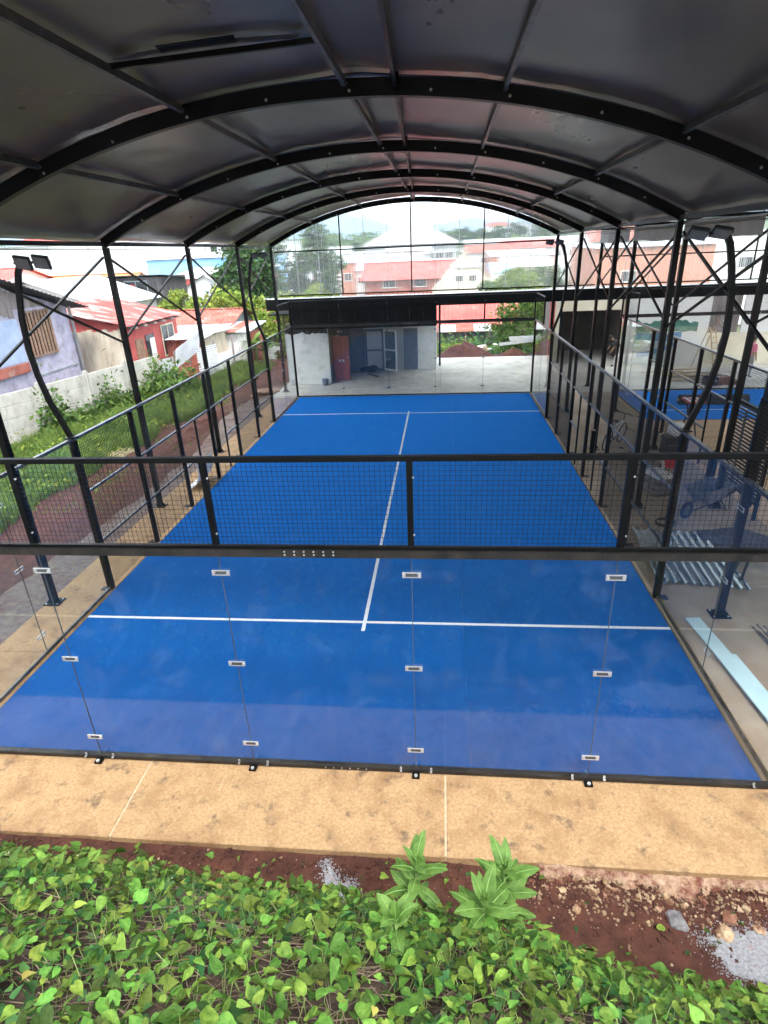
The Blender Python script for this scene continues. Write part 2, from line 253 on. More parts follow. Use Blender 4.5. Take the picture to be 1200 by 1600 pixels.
# ------------------------------------------------------------------ object helpers
ORG = {}
def tag(o, label=None, cat=None, group=None, kind=None):
    if label: o['label'] = label
    if cat: o['category'] = cat
    if group: o['group'] = group
    if kind: o['kind'] = kind
    return o
def thing(name, label, cat, loc=(0, 0, 0), group=None):
    o = bpy.data.objects.new(name, None); COL.objects.link(o); o.location = loc; o.empty_display_size = 0.2
    ORG[o] = Vector(loc); return tag(o, label, cat, group)
def link(name, mesh, parent=None, loc=None, M=None):
    """link mesh (local coordinates) as an object; world placement by loc or matrix"""
    o = bpy.data.objects.new(name, mesh); COL.objects.link(o)
    base = ORG.get(parent, Vector()) if parent else Vector()
    if M is not None:
        o.matrix_local = Matrix.Translation(-base) @ M; ORG[o] = M.translation.copy()
    else:
        l = Vector(loc) if loc is not None else Vector(); o.location = l - base; ORG[o] = l
    if parent: o.parent = parent
    return o
class MB:
    def __init__(s, M=None): s.v = []; s.f = []; s.M = M
    def add(s, pts, faces):
        k = len(s.v)
        for p in pts: s.v.append(tuple(s.M @ Vector(p)) if s.M else tuple(p))
        for f in faces: s.f.append(tuple(k+i for i in f))
        return s
    def box(s, c, d, R=None):
        x, y, z = d[0]/2, d[1]/2, d[2]/2; c = Vector(c)
        P = [Vector(q) for q in ((-x,-y,-z),(x,-y,-z),(x,y,-z),(-x,y,-z),(-x,-y,z),(x,-y,z),(x,y,z),(-x,y,z))]
        if R: P = [R @ p for p in P]
        return s.add([c+p for p in P], [(0,3,2,1),(4,5,6,7),(0,1,5,4),(1,2,6,5),(2,3,7,6),(3,0,4,7)])
    def span(s, a, b):
        a, b = Vector(a), Vector(b); return s.box((a+b)/2, [abs(b[i]-a[i]) for i in range(3)])
    def bar(s, p, q, w, h=None, up=(0, 0, 1)):
        p, q = Vector(p), Vector(q); h = h or w; d = (q-p); L_ = d.length; d.normalize(); up = Vector(up)
        if abs(d.dot(up)) > 0.98: up = Vector((0, 1, 0))
        sx = d.cross(up).normalized(); uz = sx.cross(d)
        R = Matrix((sx, d, uz)).transposed(); return s.box((p+q)/2, (w, L_, h), R)
    def tube(s, pts, r, n=6, cap=True):
        pts = [Vector(p) for p in pts]; k = len(s.v); m = len(pts); rr = r if hasattr(r, '__len__') else [r]*m; ref = None
        for i, p in enumerate(pts):
            d = (pts[min(i+1, m-1)]-pts[max(i-1, 0)]).normalized()
            if ref is None: ref = Vector((0, 0, 1)) if abs(d.z) < 0.9 else Vector((1, 0, 0))
            a = d.cross(ref).normalized(); b = a.cross(d); ref = b
            for j in range(n):
                t = 2*math.pi*j/n; w = p + a*(rr[i]*math.cos(t)) + b*(rr[i]*math.sin(t)); s.v.append(tuple(s.M @ w) if s.M else tuple(w))
        for i in range(m-1):
            for j in range(n):
                j2 = (j+1) % n; s.f.append((k+i*n+j, k+i*n+j2, k+(i+1)*n+j2, k+(i+1)*n+j))
        if cap: s.f.append(tuple(k+j for j in range(n))[::-1]); s.f.append(tuple(k+(m-1)*n+j for j in range(n)))
        return s
    def prism(s, prof, axis, a, b):
        """prof: 2D outline; extruded along axis (0=x,1=y,2=z) from a to b"""
        n = len(prof); P = []
        for t in (a, b):
            for (u, w) in prof: P.append((t, u, w) if axis == 0 else (u, t, w) if axis == 1 else (u, w, t))
        F = [tuple(range(n))[::-1], tuple(range(n, 2*n))] + [(i, (i+1) % n, n+(i+1) % n, n+i) for i in range(n)]
        return s.add(P, F)
    def grid(s, fn, nu, nv):
        k = len(s.v)
        for i in range(nu+1):
            for j in range(nv+1):
                p = fn(i/nu, j/nv); s.v.append(tuple(s.M @ Vector(p)) if s.M else tuple(p))
        for i in range(nu):
            for j in range(nv):
                a = k+i*(nv+1)+j; s.f.append((a, a+nv+1, a+nv+2, a+1))
        return s
    def corr(s, o, U, V, period=0.2, amp=0.02, per=4, nv=1):
        """corrugated sheet: waves along U, straight along V"""
        o, U, V = Vector(o), Vector(U), Vector(V); n = U.cross(V).normalized(); nw = max(1, round(U.length/period)); nu = nw*per
        return s.grid(lambda a, b: o + U*a + V*b + n*(amp*math.sin(2*math.pi*a*nw)), nu, nv)
    def mesh(s, name, m, org=None, smooth=False):
        me = bpy.data.meshes.new(name); o = org if org is not None else Vector()
        v = np.array(s.v, dtype=float) - np.array(o, dtype=float)
        me.from_pydata(v.tolist(), [], s.f); me.materials.append(MATS[m])
        if smooth: me.shade_smooth()
        me.update(); return me
    def build(s, name, m, parent=None, smooth=False, fix=False):
        org = ORG.get(parent, Vector()) if parent else Vector()
        me = s.mesh(name, m, org, smooth)
        if fix:
            bm = bmesh.new(); bm.from_mesh(me); bmesh.ops.recalc_face_normals(bm, faces=bm.faces); bm.to_mesh(me); bm.free()
        return link(name, me, parent, loc=org)
def struct(o): return tag(o, kind='structure')
def bevel(o, w=0.01, seg=2):
    md = o.modifiers.new('bevel', 'BEVEL'); md.width = w; md.segments = seg; md.limit_method = 'ANGLE'; return o
def lerp(a, b, t): return a+(b-a)*t
def smooth01(t): t = min(1, max(0, t)); return t*t*(3-2*t)
def fbm(x, y, s, seed=0, o=4): return mnoise.fractal(Vector((x*s+seed*13.7, y*s-seed*7.1, seed*3.3)), 1.0, 2.0, o)

# shared small meshes
def mesh_of(fn, name, m, smooth=False):
    b = MB(); fn(b); return b.mesh(name, m, None, smooth)
M_BOLT = mesh_of(lambda b: b.tube([(0, -0.012, 0), (0, 0.012, 0)], 0.02, 8), 'bolt', 'bolt')
M_CLAMP = mesh_of(lambda b: (b.box((0, 0, 0.026), (0.19, 0.012, 0.008)), b.box((0, 0, -0.026), (0.19, 0.012, 0.008)), b.box((-0.085, 0, 0), (0.02, 0.012, 0.046)), b.box((0.085, 0, 0), (0.02, 0.012, 0.046))), 'clamp_plate', 'bolt')
M_CORE = mesh_of(lambda b: b.box((0, 0, 0), (0.11, 0.009, 0.034)), 'clamp_core', 'clamp_core')
M_CLIP = mesh_of(lambda b: (b.box((0, 0, 0.03), (0.035, 0.01, 0.07)), b.box((0, -0.02, -0.005), (0.035, 0.05, 0.012))), 'glass_clip', 'galv')
M_BASE = mesh_of(lambda b: (b.box((0, 0, 0.008), (0.30, 0.26, 0.016)), b.add([(-0.13, 0.008, 0.016), (-0.06, 0.008, 0.016), (-0.06, 0.008, 0.14), (-0.13, -0.008, 0.016), (-0.06, -0.008, 0.016), (-0.06, -0.008, 0.14)], [(0, 1, 2), (5, 4, 3), (0, 3, 4, 1), (1, 4, 5, 2), (2, 5, 3, 0)]), b.add([(0.13, 0.008, 0.016), (0.06, 0.008, 0.016), (0.06, 0.008, 0.14), (0.13, -0.008, 0.016), (0.06, -0.008, 0.016), (0.06, -0.008, 0.14)], [(2, 1, 0), (3, 4, 5), (1, 4, 3, 0), (2, 5, 4, 1), (0, 3, 5, 2)])), 'base_plate', 'steel')
M_FOOT = mesh_of(lambda b: b.box((0, 0, 0.006), (0.20, 0.14, 0.012)), 'foot_plate', 'steel')

# ================================================================== LARGE STRUCTURE
# ---- terrain
PRY = [-40, -9, -5.5, -4.3, -3.4, -2.75, -2.3, -2.0, -1.75, -1.0]
PRZ = [4.6, 4.2, 3.9, 3.15, 2.45, 1.65, 0.80, 0.15, -0.20, -0.22]
def bank_shift(x):
    return float(np.interp(x, [-8, -3.5, -1.0, 0.8, 1.8, 2.6, 4.5, 8], [0.46, 0.37, 0.18, 0.05, -0.08, -0.34, -0.42, -0.45]))
def gz(x, y):
    r = math.hypot(x, y-5)
    if y < -0.5: z = float(np.interp(y - bank_shift(x), PRY, PRZ))
    else: z = -0.26
    if -1.5 < y < -0.5: z += float(np.interp(x, [-4, 1.5, 3], [0.14, 0.12, 0.06]))*smooth01((y+1.5)/0.35)
    if y < -0.9: z += 0.05*fbm(x, y, 1.7, 1) * (1.0 if y < -1.9 else 0.45)
    down = smooth01((y-31)/12.0)
    if x < -20: down = max(down, smooth01((-20-x)/14.0)*(1.0 if y > 0 else 0.0))
    z -= 2.4*down
    if r > 20 and y > -1: z += 0.10*fbm(x, y, 0.12, 3)
    if r > 110:
        t = smooth01((r-110)/230.0); z += t*(13.5 + 3.5*fbm(x, y, 0.006, 5))
    return z
def axis(vals):
    o = []
    for a, b, st in vals: o += list(np.arange(a, b, st))
    return sorted(set(round(float(v), 4) for v in o))
xs = axis([(-900, -300, 60), (-300, -80, 15), (-80, -24, 4), (-24, -8, 1.0), (-8, 7, 0.16), (7, 20, 1.0), (20, 80, 4), (80, 300, 15), (300, 901, 60)])
ys = axis([(-300, -60, 30), (-60, -10, 5), (-10, -4.6, 0.5), (-4.6, -0.8, 0.12), (-0.8, 40, 1.2), (40, 120, 4), (120, 400, 15), (400, 1300, 60)])
gv = [(x, y, gz(x, y)) for x in xs for y in ys]; ny = len(ys)
gf = [(i*ny+j, (i+1)*ny+j, (i+1)*ny+j+1, i*ny+j+1) for i in range(len(xs)-1) for j in range(ny-1)]
gm = bpy.data.meshes.new('ground'); gm.from_pydata(gv, [], gf); gm.materials.append(MATS['soil']); gm.materials.append(MATS['hill_green']); gm.materials.append(MATS['litter']); gm.shade_smooth()
for p in gm.polygons:
    c = p.center
    if math.hypot(c.x, c.y-5) > 45 or c.y > 34: p.material_index = 1
    elif c.y - bank_shift(c.x) < -2.1: p.material_index = 2
ground = link('ground', gm); struct(ground)

# ---- mountains
b = MB()
def mtn(u, v):
    a = lerp(-1.0, 1.0, u); x = math.sin(a); y = math.cos(a)
    prof = [0, 1.0, 0.0][int(v*2)] if v in (0, 0.5, 1) else math.sin(v*math.pi)
    h = (150 + 95*fbm(a*3.2, 0.4, 1.0, 9, 5) + 60*math.exp(-((a+0.24)/0.10)**2))
    rad = lerp(2600, 3900, v)
    return (x*rad, y*rad, -20 + h*math.sin(v*math.pi)*(0.85+0.3*fbm(a*14, v*3, 1, 4)))
b.grid(mtn, 160, 12); struct(b.build('mountains', 'mountain', smooth=True))

# ---- concrete slabs
def slab(name, x0, x1, y0, y1, ztop, th, m, parent, bev=0.012):
    o = MB().span((x0, y0, ztop-th), (x1, y1, ztop)).build(name, m, parent); bevel(o, bev, 1); return o
fl = thing('concrete_apron', None, None, (0, -0.5, 0)); struct(fl)
for (a, c) in [(-7.6, -2.344), (-2.327, 1.341), (1.358, 6.9)]:
    slab('slab', a, c, -1.06, 0.05, -0.004, 0.14, 'concrete_tan', fl)
MB().span((-7.59, -1.05, -0.14), (6.89, 0.045, -0.012)).build('joint_filler', 'slab_joint', fl)
for i, (a, c) in enumerate([(0.06, 2.05), (2.06, 6.6), (6.61, 11.1), (11.11, 15.6), (15.61, 20.0)]):
    slab('slab', -6.05, -5.0, a, c, -0.004, 0.14, 'concrete_tan', fl)
slab('sub_base', -4.99, 4.99, 0.06, 19.98, -0.012, 0.14, 'concrete_grey', fl)
rf_ = thing('concrete_floor', None, None, (10, 10, 0)); struct(rf_)
for (a, c) in [(0.06, 4.4), (4.41, 9.6), (9.61, 15.0), (15.01, 20.0)]:
    slab('slab', 5.0, 8.3, a, c, -0.004, 0.14, 'concrete_grey', rf_)
slab('slab', 8.31, 19.5, 0.06, 20.0, -0.004, 0.14, 'concrete_sand', rf_)
pl = thing('concrete_plaza', None, None, (0, 25, 0)); struct(pl)
for (a, c, y0, y1) in [(-6.3, 1.2, 20.02, 29.6), (1.21, 7.3, 20.02, 29.4), (7.31, 19.5, 20.02, 31.5)]:
    slab('slab', a, c, y0, y1, -0.006, 0.14, 'concrete_plaza', pl)
# grey rubble path and red track outside the left apron
b = MB(); b.grid(lambda u, v: (lerp(-7.15-0.25*math.sin(v*9)-0.2*fbm(0, v*20, 1, 2), -6.03, u), lerp(-1.1, 21, v), -0.15+0.02*fbm(u*3, v*40, 1, 6)), 6, 80)
struct(b.build('gravel_path', 'gravel_grey', smooth=True))

# ---- court surfaces
def court(name, x0, x1, y0, y1, lines, nroll, label):
    t = thing(name, label, None, ((x0+x1)/2, (y0+y1)/2, 0)); struct(t)
    w = (x1-x0)/nroll
    for i in range(nroll):
        MB().span((x0+i*w+0.0015, y0, -0.006), (x0+(i+1)*w-0.0015, y1, 0.012)).build('turf_roll', 'turf', t)
    for (n, a, c) in lines: MB().span((a[0], a[1], 0.004), (c[0], c[1], 0.016)).build(n, 'white_line', t)
    return t
court('court_turf', -4.97, 4.97, 0.06, 19.97, [('service_line', (-4.97, 3.02), (4.97, 3.08)), ('service_line', (-4.97, 16.92), (4.97, 16.98)),
      ('centre_line', (-0.03, 2.80), (0.03, 3.018)), ('centre_line', (-0.03, 3.082), (0.03, 16.918)), ('centre_line', (-0.03, 16.982), (0.03, 17.2))], 3, None)
court('far_court_turf', 8.45, 18.4, 15.5, 19.97, [('service_line', (8.45, 16.75), (18.4, 16.81))], 3, None)

# ================================================================== COURT ENCLOSURE
def wire_mesh(parent, org, U, V, step=0.05, r=0.0014):
    """welded wire: square wires along V every step of U and along U every step of V"""
    o, U, V = Vector(org), Vector(U), Vector(V); b = MB(); n = U.cross(V).normalized()
    nu, nv = int(round(U.length/step)), int(round(V.length/step))
    for i in range(1, nu): p = o+U*(i/nu); b.bar(p, p+V, 2*r, 2*r, up=n)
    for j in range(1, nv): p = o+V*(j/nv)+n*(2*r); b.bar(p, p+U, 2*r, 2*r, up=n)
    return tag(b.build('wire_mesh', 'wire', parent), kind='stuff')
def pane(parent, a, c, m='glass'): return MB().span(a, c).build('glass_pane', m, parent)

def back_wall(name, label, x0, x1, y, front, group):
    """2 m glass panes 3 m tall with 1 m of mesh above; front: side the camera sees (-1)"""
    t = thing(name, label, 'glass wall', ((x0+x1)/2, y, 0), group); n = int(round((x1-x0)/2)); s = front
    MB().span((x0-0.02, y-0.035, 0.02), (x1+0.02, y+0.035, 0.07)).build('bottom_rail', 'steel_dusty', t)
    MB().span((x0-0.05, y-0.05, 2.95), (x1+0.05, y+0.05, 3.05)).build('middle_rail', 'steel_dusty', t)
    MB().span((x0-0.05, y-0.03, 3.96), (x1+0.05, y+0.03, 4.01)).build('top_rail', 'steel', t)
    MB().span((x0-0.03, y+0.03*s, 3.052), (x1+0.03, y+0.062*s, 3.082)).build('mesh_rail', 'steel', t)
    for i in range(n):
        a = x0+2*i; pane(t, (a+0.004, y-0.006, 0.072), (a+1.996, y+0.006, 2.948))
        wire_mesh(t, (a+0.03, y, 3.06), (1.94, 0, 0), (0, 0, 0.9))
        if i: MB().span((a-0.0035, y-0.0055, 0.075), (a+0.0035, y+0.0055, 2.945)).build('joint_seal', 'clamp_core', t)
        for dx in (0.18, 1.82): link('glass_clip', M_CLIP, t, loc=(a+dx, y-0.03, 0.065)).scale = (0.7, 0.8, 0.6)
    for i in range(n+1):
        a = x0+2*i; MB().span((a-0.03, y-0.025, 3.051), (a+0.03, y+0.025, 3.959)).build('post', 'steel', t)
        for z in (3.2, 3.8):
            link('bolt', M_BOLT, t, loc=(a+0.034, y-0.02, z)).scale = (0.5, 0.6, 0.5)
        if 0 < i < n:
            for z in (0.36, 1.56, 2.74):
                c = link('clamp_plate', M_CLAMP, t, loc=(a, y-0.0135, z)); link('clamp_core', M_CORE, c, loc=(a, y-0.0125, z))
                for dx in (-0.075, 0.075): link('bolt', M_BOLT, c, loc=(a+dx, y-0.0135, z)).scale = (0.75, 0.9, 0.75)
        if 0 < i < n:
            MB().span((a-0.045, y-0.11, 0.0), (a+0.045, y-0.036, 0.03)).build('anchor_bracket', 'steel', t)
            link('bolt', M_BOLT, t, loc=(a, y-0.09, 0.036)).rotation_euler = (math.pi/2, 0, 0)
    for i in range(6):
        for dz in (-0.018, 0.018): link('bolt', M_BOLT, t, loc=(x0+4.72+0.1*i, y-0.05, 3.0+dz)).scale = (0.5, 0.4, 0.5)
        link('bolt', M_BOLT, t, loc=(x0+4.9+0.1*i, y-0.036, 0.045)).scale = (0.4, 0.4, 0.4)
    return t
back_wall('court_back_wall', 'near glass and black mesh end wall across the front of the blue court', -5, 5, 0.0, -1, 'court end walls')
back_wall('court_back_wall', 'far glass and mesh end wall of the big blue court, before the black cladding', -5, 5, 20.0, -1, 'court end walls')
back_wall('court_back_wall', 'glass end wall of the second court, in front of the painted mural', 8.4, 18.4, 20.0, -1, 'court end walls')

def side_wall(name, label, x, out, lower, parts=('near', 'far'), group='court side walls'):
    """glass corners 4 m long, mesh between, posts every 2 m; out = +1/-1 outward in x"""
    t = thing(name, label, 'court fence', (x, 10, 0), group)
    for k in parts:
        ya, yb = (0.0, 4.0) if k == 'near' else (16.0, 20.0); e = 0.0 if k == 'near' else 20.0
        MB().span((x-0.015, ya+0.05, 0.015), (x+0.015, yb-0.03, 0.07)).build('bottom_rail', 'galv_dark', t)
        for i in (0, 1):
            a = ya+2*i; pane(t, (x-0.006, a+0.05 if i == 0 else a+0.004, 0.072), (x+0.006, a+1.996-(0.04 if i else 0), 2.965))
        MB().span((x-0.0055, ya+1.9965, 0.075), (x+0.0055, ya+2.0035, 2.96)).build('joint_seal', 'clamp_core', t)
        for z in (0.36, 1.56, 2.6):
            R = Matrix.Translation((x+0.0135*out, ya+2.0, z)) @ Matrix.Rotation(math.pi/2, 4, 'Z'); c = link('clamp_plate', M_CLAMP, t, M=R)
        # upper mesh over the end two metres
        y0, y1 = (0.05, 2.0) if k == 'near' else (18.0, 19.95)
        wire_mesh(t, (x, y0, 3.03), (0, y1-y0, 0), (0, 0, 0.93))
        MB().span((x-0.025, y0-0.02, 3.962), (x+0.025, y1+0.02, 4.008)).build('top_rail', 'steel', t)
        yy = 2.0 if k == 'near' else 18.0
        MB().span((x-0.028, yy-0.028, 3.02), (x+0.028, yy+0.028, 3.96)).build('post', 'steel', t)
        MB().span((x-0.04, e-0.04, 0.02), (x+0.04, e+0.04, 2.948)).build('corner_post', 'steel', t) if k == 'far' else None
    MB().span((x-0.03, 0.06, 2.97), (x+0.03, 19.94, 3.018)).build('upper_rail', 'galv_dark', t)
    for z, rs in ((2.0, ((4, 16),)), (1.0, ((4, 9), (11, 16)))):
        for (a, c) in rs:
            ps = [a]+[q for q in range(4, 18, 2) if a < q < c]+[c]
            for p, q in zip(ps[:-1], ps[1:]): MB().span((x-0.02, p+0.042, z-0.022), (x+0.02, q-0.042, z+0.022)).build('rail', 'galv_dark', t)
    for y in range(4, 18, 2):
        w = 0.05 if y in (4, 16) else 0.04
        MB().span((x-w, y-w, 0.012), (x+w, y+w, 2.968)).build('post', 'steel', t)
        link('foot_plate', M_FOOT, t, loc=(x+0.09*out, y, 0.0))
    for y in (9, 11): MB().span((x-0.02, y-0.02, 0.0), (x+0.02, y+0.02, 1.976)).build('gate_post', 'steel', t)
    for y in range(4, 16, 2):
        wire_mesh(t, (x-0.022*out, y+0.05, 2.03), (0, 1.9, 0), (0, 0, 0.93), r=0.0026)
        if y in lower: wire_mesh(t, (x-0.022*out, y+0.05, 0.05), (0, 1.9, 0), (0, 0, 1.93), r=0.0022)
    return t
mat('galv_dark', (0.08, 0.08, 0.085), (0.2, 0.2, 0.205), scale=5, rough=0.32, metal=0.7)
side_wall('court_side_wall', 'mesh and glass side fence of the blue court beside the red dirt strip', -5.05, -1, (4, 6, 12, 14))
side_wall('court_side_wall', 'mesh and glass side fence of the blue court, on its covered walkway side', 5.05, 1, (4, 6, 12, 14))
side_wall('court_side_wall', 'side fence of the second court, beyond the covered walkway', 8.4, -1, (10, 12), parts=('far',))

# ================================================================== CANOPY
RA = 12.73; ZC = 7.50                     # arch underside radius and crest
def arch_z(x, off=0.0): return ZC - (RA - math.sqrt(RA*RA-x*x)) + off
ARY = [-0.9, 3.5, 8.0, 12.4, 16.8, 21.2]
def canopy(name, label, cx, sides=(-1, 1), detail=True):
    t = thing(name, label, 'canopy', (cx, 10.2, 0), 'arched court canopies')
    # arches
    nA = 44; xsA = [lerp(-5.95, 5.95, i/nA) for i in range(nA+1)]
    for y in ARY:
        b = MB(); k = 0; P = []
        for x in xsA:
            for (dy, dz) in ((-0.06, 0), (0.06, 0), (0.06, 0.19), (-0.06, 0.19)): P.append((cx+x, y+dy, arch_z(x, dz)))
        F = [(0, 3, 2, 1), (4*nA, 4*nA+1, 4*nA+2, 4*nA+3)]
        for i in range(nA):
            for j in range(4): F.append((4*i+j, 4*i+(j+1) % 4, 4*i+4+(j+1) % 4, 4*i+4+j))
        b.add(P, F); a = b.build('arch', 'steel', t)
        if detail and y > 0:
            for x in (-5.0, -4.1, -3.05, -2.0, -0.95, 0.1, 1.1, 2.05, 3.15, 4.2, 5.1):
                link('bolt', M_BOLT, a, loc=(cx+x+0.06, y-0.062, arch_z(x, 0.06))).scale = (0.9, 0.5, 0.9)
                if x in (-4.1, -2.0, 0.1, 2.05, 4.2): link('bolt', M_BOLT, a, loc=(cx+x+0.02, y-0.062, arch_z(x, 0.14))).scale = (0.9, 0.5, 0.9)
    # membrane, one sheet per bay
    for i in range(len(ARY)-1):
        y0, y1 = ARY[i], ARY[i+1]
        if i == 0: y0 -= 0.15
        if i == len(ARY)-2: y1 += 0.15
        def sh(u, v, up=0.0):
            x = lerp(-6.15, 6.15, u); e = math.sin(v*math.pi)
            z = arch_z(max(-5.95, min(5.95, x)), 0.22) - 0.36*max(0, abs(x)-5.95)
            z += e*(0.035 + 0.03*fbm(x, v*3+i*7, 0.8, 2)) + (0.035*math.exp(-((x-0.25)/0.45)**2) if True else 0)
            z += 0.012*fbm(x*2.2, v*1.5+i*3, 1.0, 8) * e + 0.02*math.exp(-((v-0.93)/0.05)**2)*fbm(x*2.5, i, 1, 3)
            return (cx+x, lerp(y0, y1, v), z+up)
        nu, nv = 84, 22; b = MB(); b.grid(sh, nu, nv)
        o = b.build('roof_sheet', 'roof_membrane', t, smooth=True)
        md = o.modifiers.new('thick', 'SOLIDIFY'); md.thickness = 0.02; md.offset = 1.0
    # purlins
    for x in (-4.1, -2.0, 0.1, 2.05, 4.2):
        sl = -x/math.sqrt(RA*RA-x*x); R = Matrix.Rotation(-math.atan(sl), 3, 'Y')
        for i in range(len(ARY)-1):
            y0, y1 = ARY[i]+0.063, ARY[i+1]-0.063; z = arch_z(x, 0.15); b = MB()
            for (dx, w, dz, h) in ((-0.021, 0.007, 0, 0.085), (0.021, 0.007, 0, 0.085), (0, 0.042, -0.039, 0.007), (0, 0.05, 0.046, 0.007)):
                b.box(Vector((cx+x, (y0+y1)/2, z)) + R @ Vector((dx, 0, dz)), (w, y1-y0, h), R)
            b.build('purlin', 'purlin', t)
    # ridge pipe
    if detail:
        pts = [(0.72-0.42*(y-3.5)/13.3, y) for y in ARY]
        for (xa, ya), (xb, yb) in zip(pts[:-1], pts[1:]):
            MB().bar((cx+xa, ya+0.07, arch_z(xa, 0.12)), (cx+xb, yb-0.07, arch_z(xb, 0.12)), 0.045, 0.07).build('ridge_bar', 'steel', t)
            MB().box((cx+xb, yb-0.09, arch_z(xb, 0.17)), (0.10, 0.05, 0.16)).build('bracket', 'steel', t)
    # columns, eave beams, braces
    for s in sides:
        x = cx+5.9*s
        for i, y in enumerate(ARY):
            c = MB().span((x-0.055, y-0.055, 0.0), (x+0.055, y+0.055, arch_z(5.9, 0.0)-0.003)).build('column', 'steel', t)
            bp = link('base_plate', M_BASE, t, loc=(x, y, -0.002))
            for dx in (-0.11, 0.11):
                for dy in (-0.09, 0.09): link('bolt', M_BOLT, bp, M=Matrix.Translation((x+dx, y+dy, 0.02)) @ Matrix.Rotation(math.pi/2, 4, 'X') @ Matrix.Scale(0.7, 4))
            if i+1 < len(ARY):
                y1 = ARY[i+1]; xo = x+0.03*s
                MB().bar((xo, y+0.056, 5.86), (xo, y1-0.056, 4.09), 0.04).build('brace', 'steel', t)
                MB().bar((xo+0.045*s, y+0.056, 4.09), (xo+0.045*s, y1-0.056, 5.86), 0.04).build('brace', 'steel', t)
                MB().span((x-0.04, y+0.062, 6.08), (x+0.04, y1-0.062, 6.16)).build('eave_beam', 'steel', t)
                MB().span((x+0.07*s, y-0.02, 6.02), (x+0.22*s, y1+0.02, 6.035)).build('gutter', 'galv_dark', t)
    return t
cn = canopy('court_canopy', 'black arched steel canopy with dark membrane roof over the blue court', 0.0)
# loose flashing laid over the near bay, left of the ridge
b = MB(); b.bar((-2.0, 1.72, arch_z(-2.0, 0.19)), (0.05, 2.0, arch_z(0.05, 0.19)), 0.05, 0.05)
b.build('flashing', 'steel', cn)
for (xa, xb, yy, w) in ((-1.9, -1.45, 1.60, 0.09), (-1.45, -0.7, 1.66, 0.20), (-0.7, -0.1, 1.80, 0.09)):
    MB().bar((xa, yy, arch_z(xa, 0.205)), (xb, yy+0.1, arch_z(xb, 0.205)), w, 0.012).build('flashing_patch', 'steel' if w > 0.15 else 'purlin', cn)
cn2 = canopy('court_canopy', 'second arched canopy at the right, over the half-laid court', 13.55, sides=(-1,), detail=False)

# valley between the canopies: dark deck and hanging pale sheets
vd = thing('valley_gutter', 'dark valley roof deck with hanging pale sheets between the two canopies', 'roof deck', (6.8, 10, 6.1))
for i in range(len(ARY)-1):
    y0, y1 = ARY[i]+0.01, ARY[i+1]-0.01
    MB().corr((6.15, y0, 6.22), (0, y1-y0, 0), (1.3, 0, 0.03), 0.25, 0.02).build('deck_sheet', 'zinc_dark', vd)
    MB().span((5.97, ARY[i]-0.03, 6.10), (7.58, ARY[i]+0.03, 6.16)).build('cross_beam', 'steel', vd)
    if i >= 1:
        b = MB(); b.grid(lambda u, v: (7.50+0.03*math.sin(u*11+i), lerp(y0+0.1, y1-0.15, u), lerp(6.16, 5.72-0.05*fbm(u*4, i, 1, 2), v)), 24, 3)
        b.build('hanging_sheet', 'soffit_sheet', vd, smooth=True)

# gable of ribbed translucent sheet
def gable(name, label, cx, x0, x1, girts, mull, zb=4.12):
    t = thing(name, label, 'gable screen', (cx, 21.28, zb)); y = 21.33
    def top(x): return arch_z(max(-5.95, min(5.95, x-cx)), 0.0) if abs(x-cx) < 5.95 else 6.06
    edges = [x0]+mull+[x1]
    for a, c in zip(edges[:-1], edges[1:]):
        n = max(1, round((c-a)/0.98)); w = (c-a)/n
        for i in range(n):
            p, q = a+i*w, a+(i+1)*w; nw = max(2, round((q-p)/0.075)); nu = nw*6; b = MB()
            b.grid(lambda u, v: (lerp(p-0.01, q+0.01, u), y+0.012*math.sin(2*math.pi*u*nw)+(0.004 if i % 2 else 0), lerp(zb, top(lerp(p, q, u))+0.05, v)), nu, 1)
            b.build('translucent_sheet', 'polycarb', t, smooth=True)
            if i: MB().span((p-0.016, y+0.018, zb), (p+0.016, y+0.020, top(p)+0.04)).build('lap_strip', 'lap_strip', t)
    for m in mull: MB().span((m-0.025, 21.265, zb), (m+0.025, 21.31, top(m)+0.02)).build('mullion', 'steel', t)
    for z in girts:
        hw = x1
        MB().span((x0+0.06, 21.268, z-0.025), (x1-0.06, 21.308, z+0.025)).build('girt', 'steel', t)
    return t
gable('gable_screen', 'ribbed translucent gable screen at the far end of the canopy, town behind', 0, -5.84, 5.84, (4.15, 5.89), [-2.95, 0.0, 2.97])
gable('gable_screen', 'ribbed translucent screen at the far right, orange building behind it', 13.55, 7.75, 18.0, (4.15, 5.2), [10.6, 13.6])
gable('gable_screen', 'narrow translucent screen between the two canopies at the far end', 6.8, 5.96, 7.6, (4.15,), [])
MB()

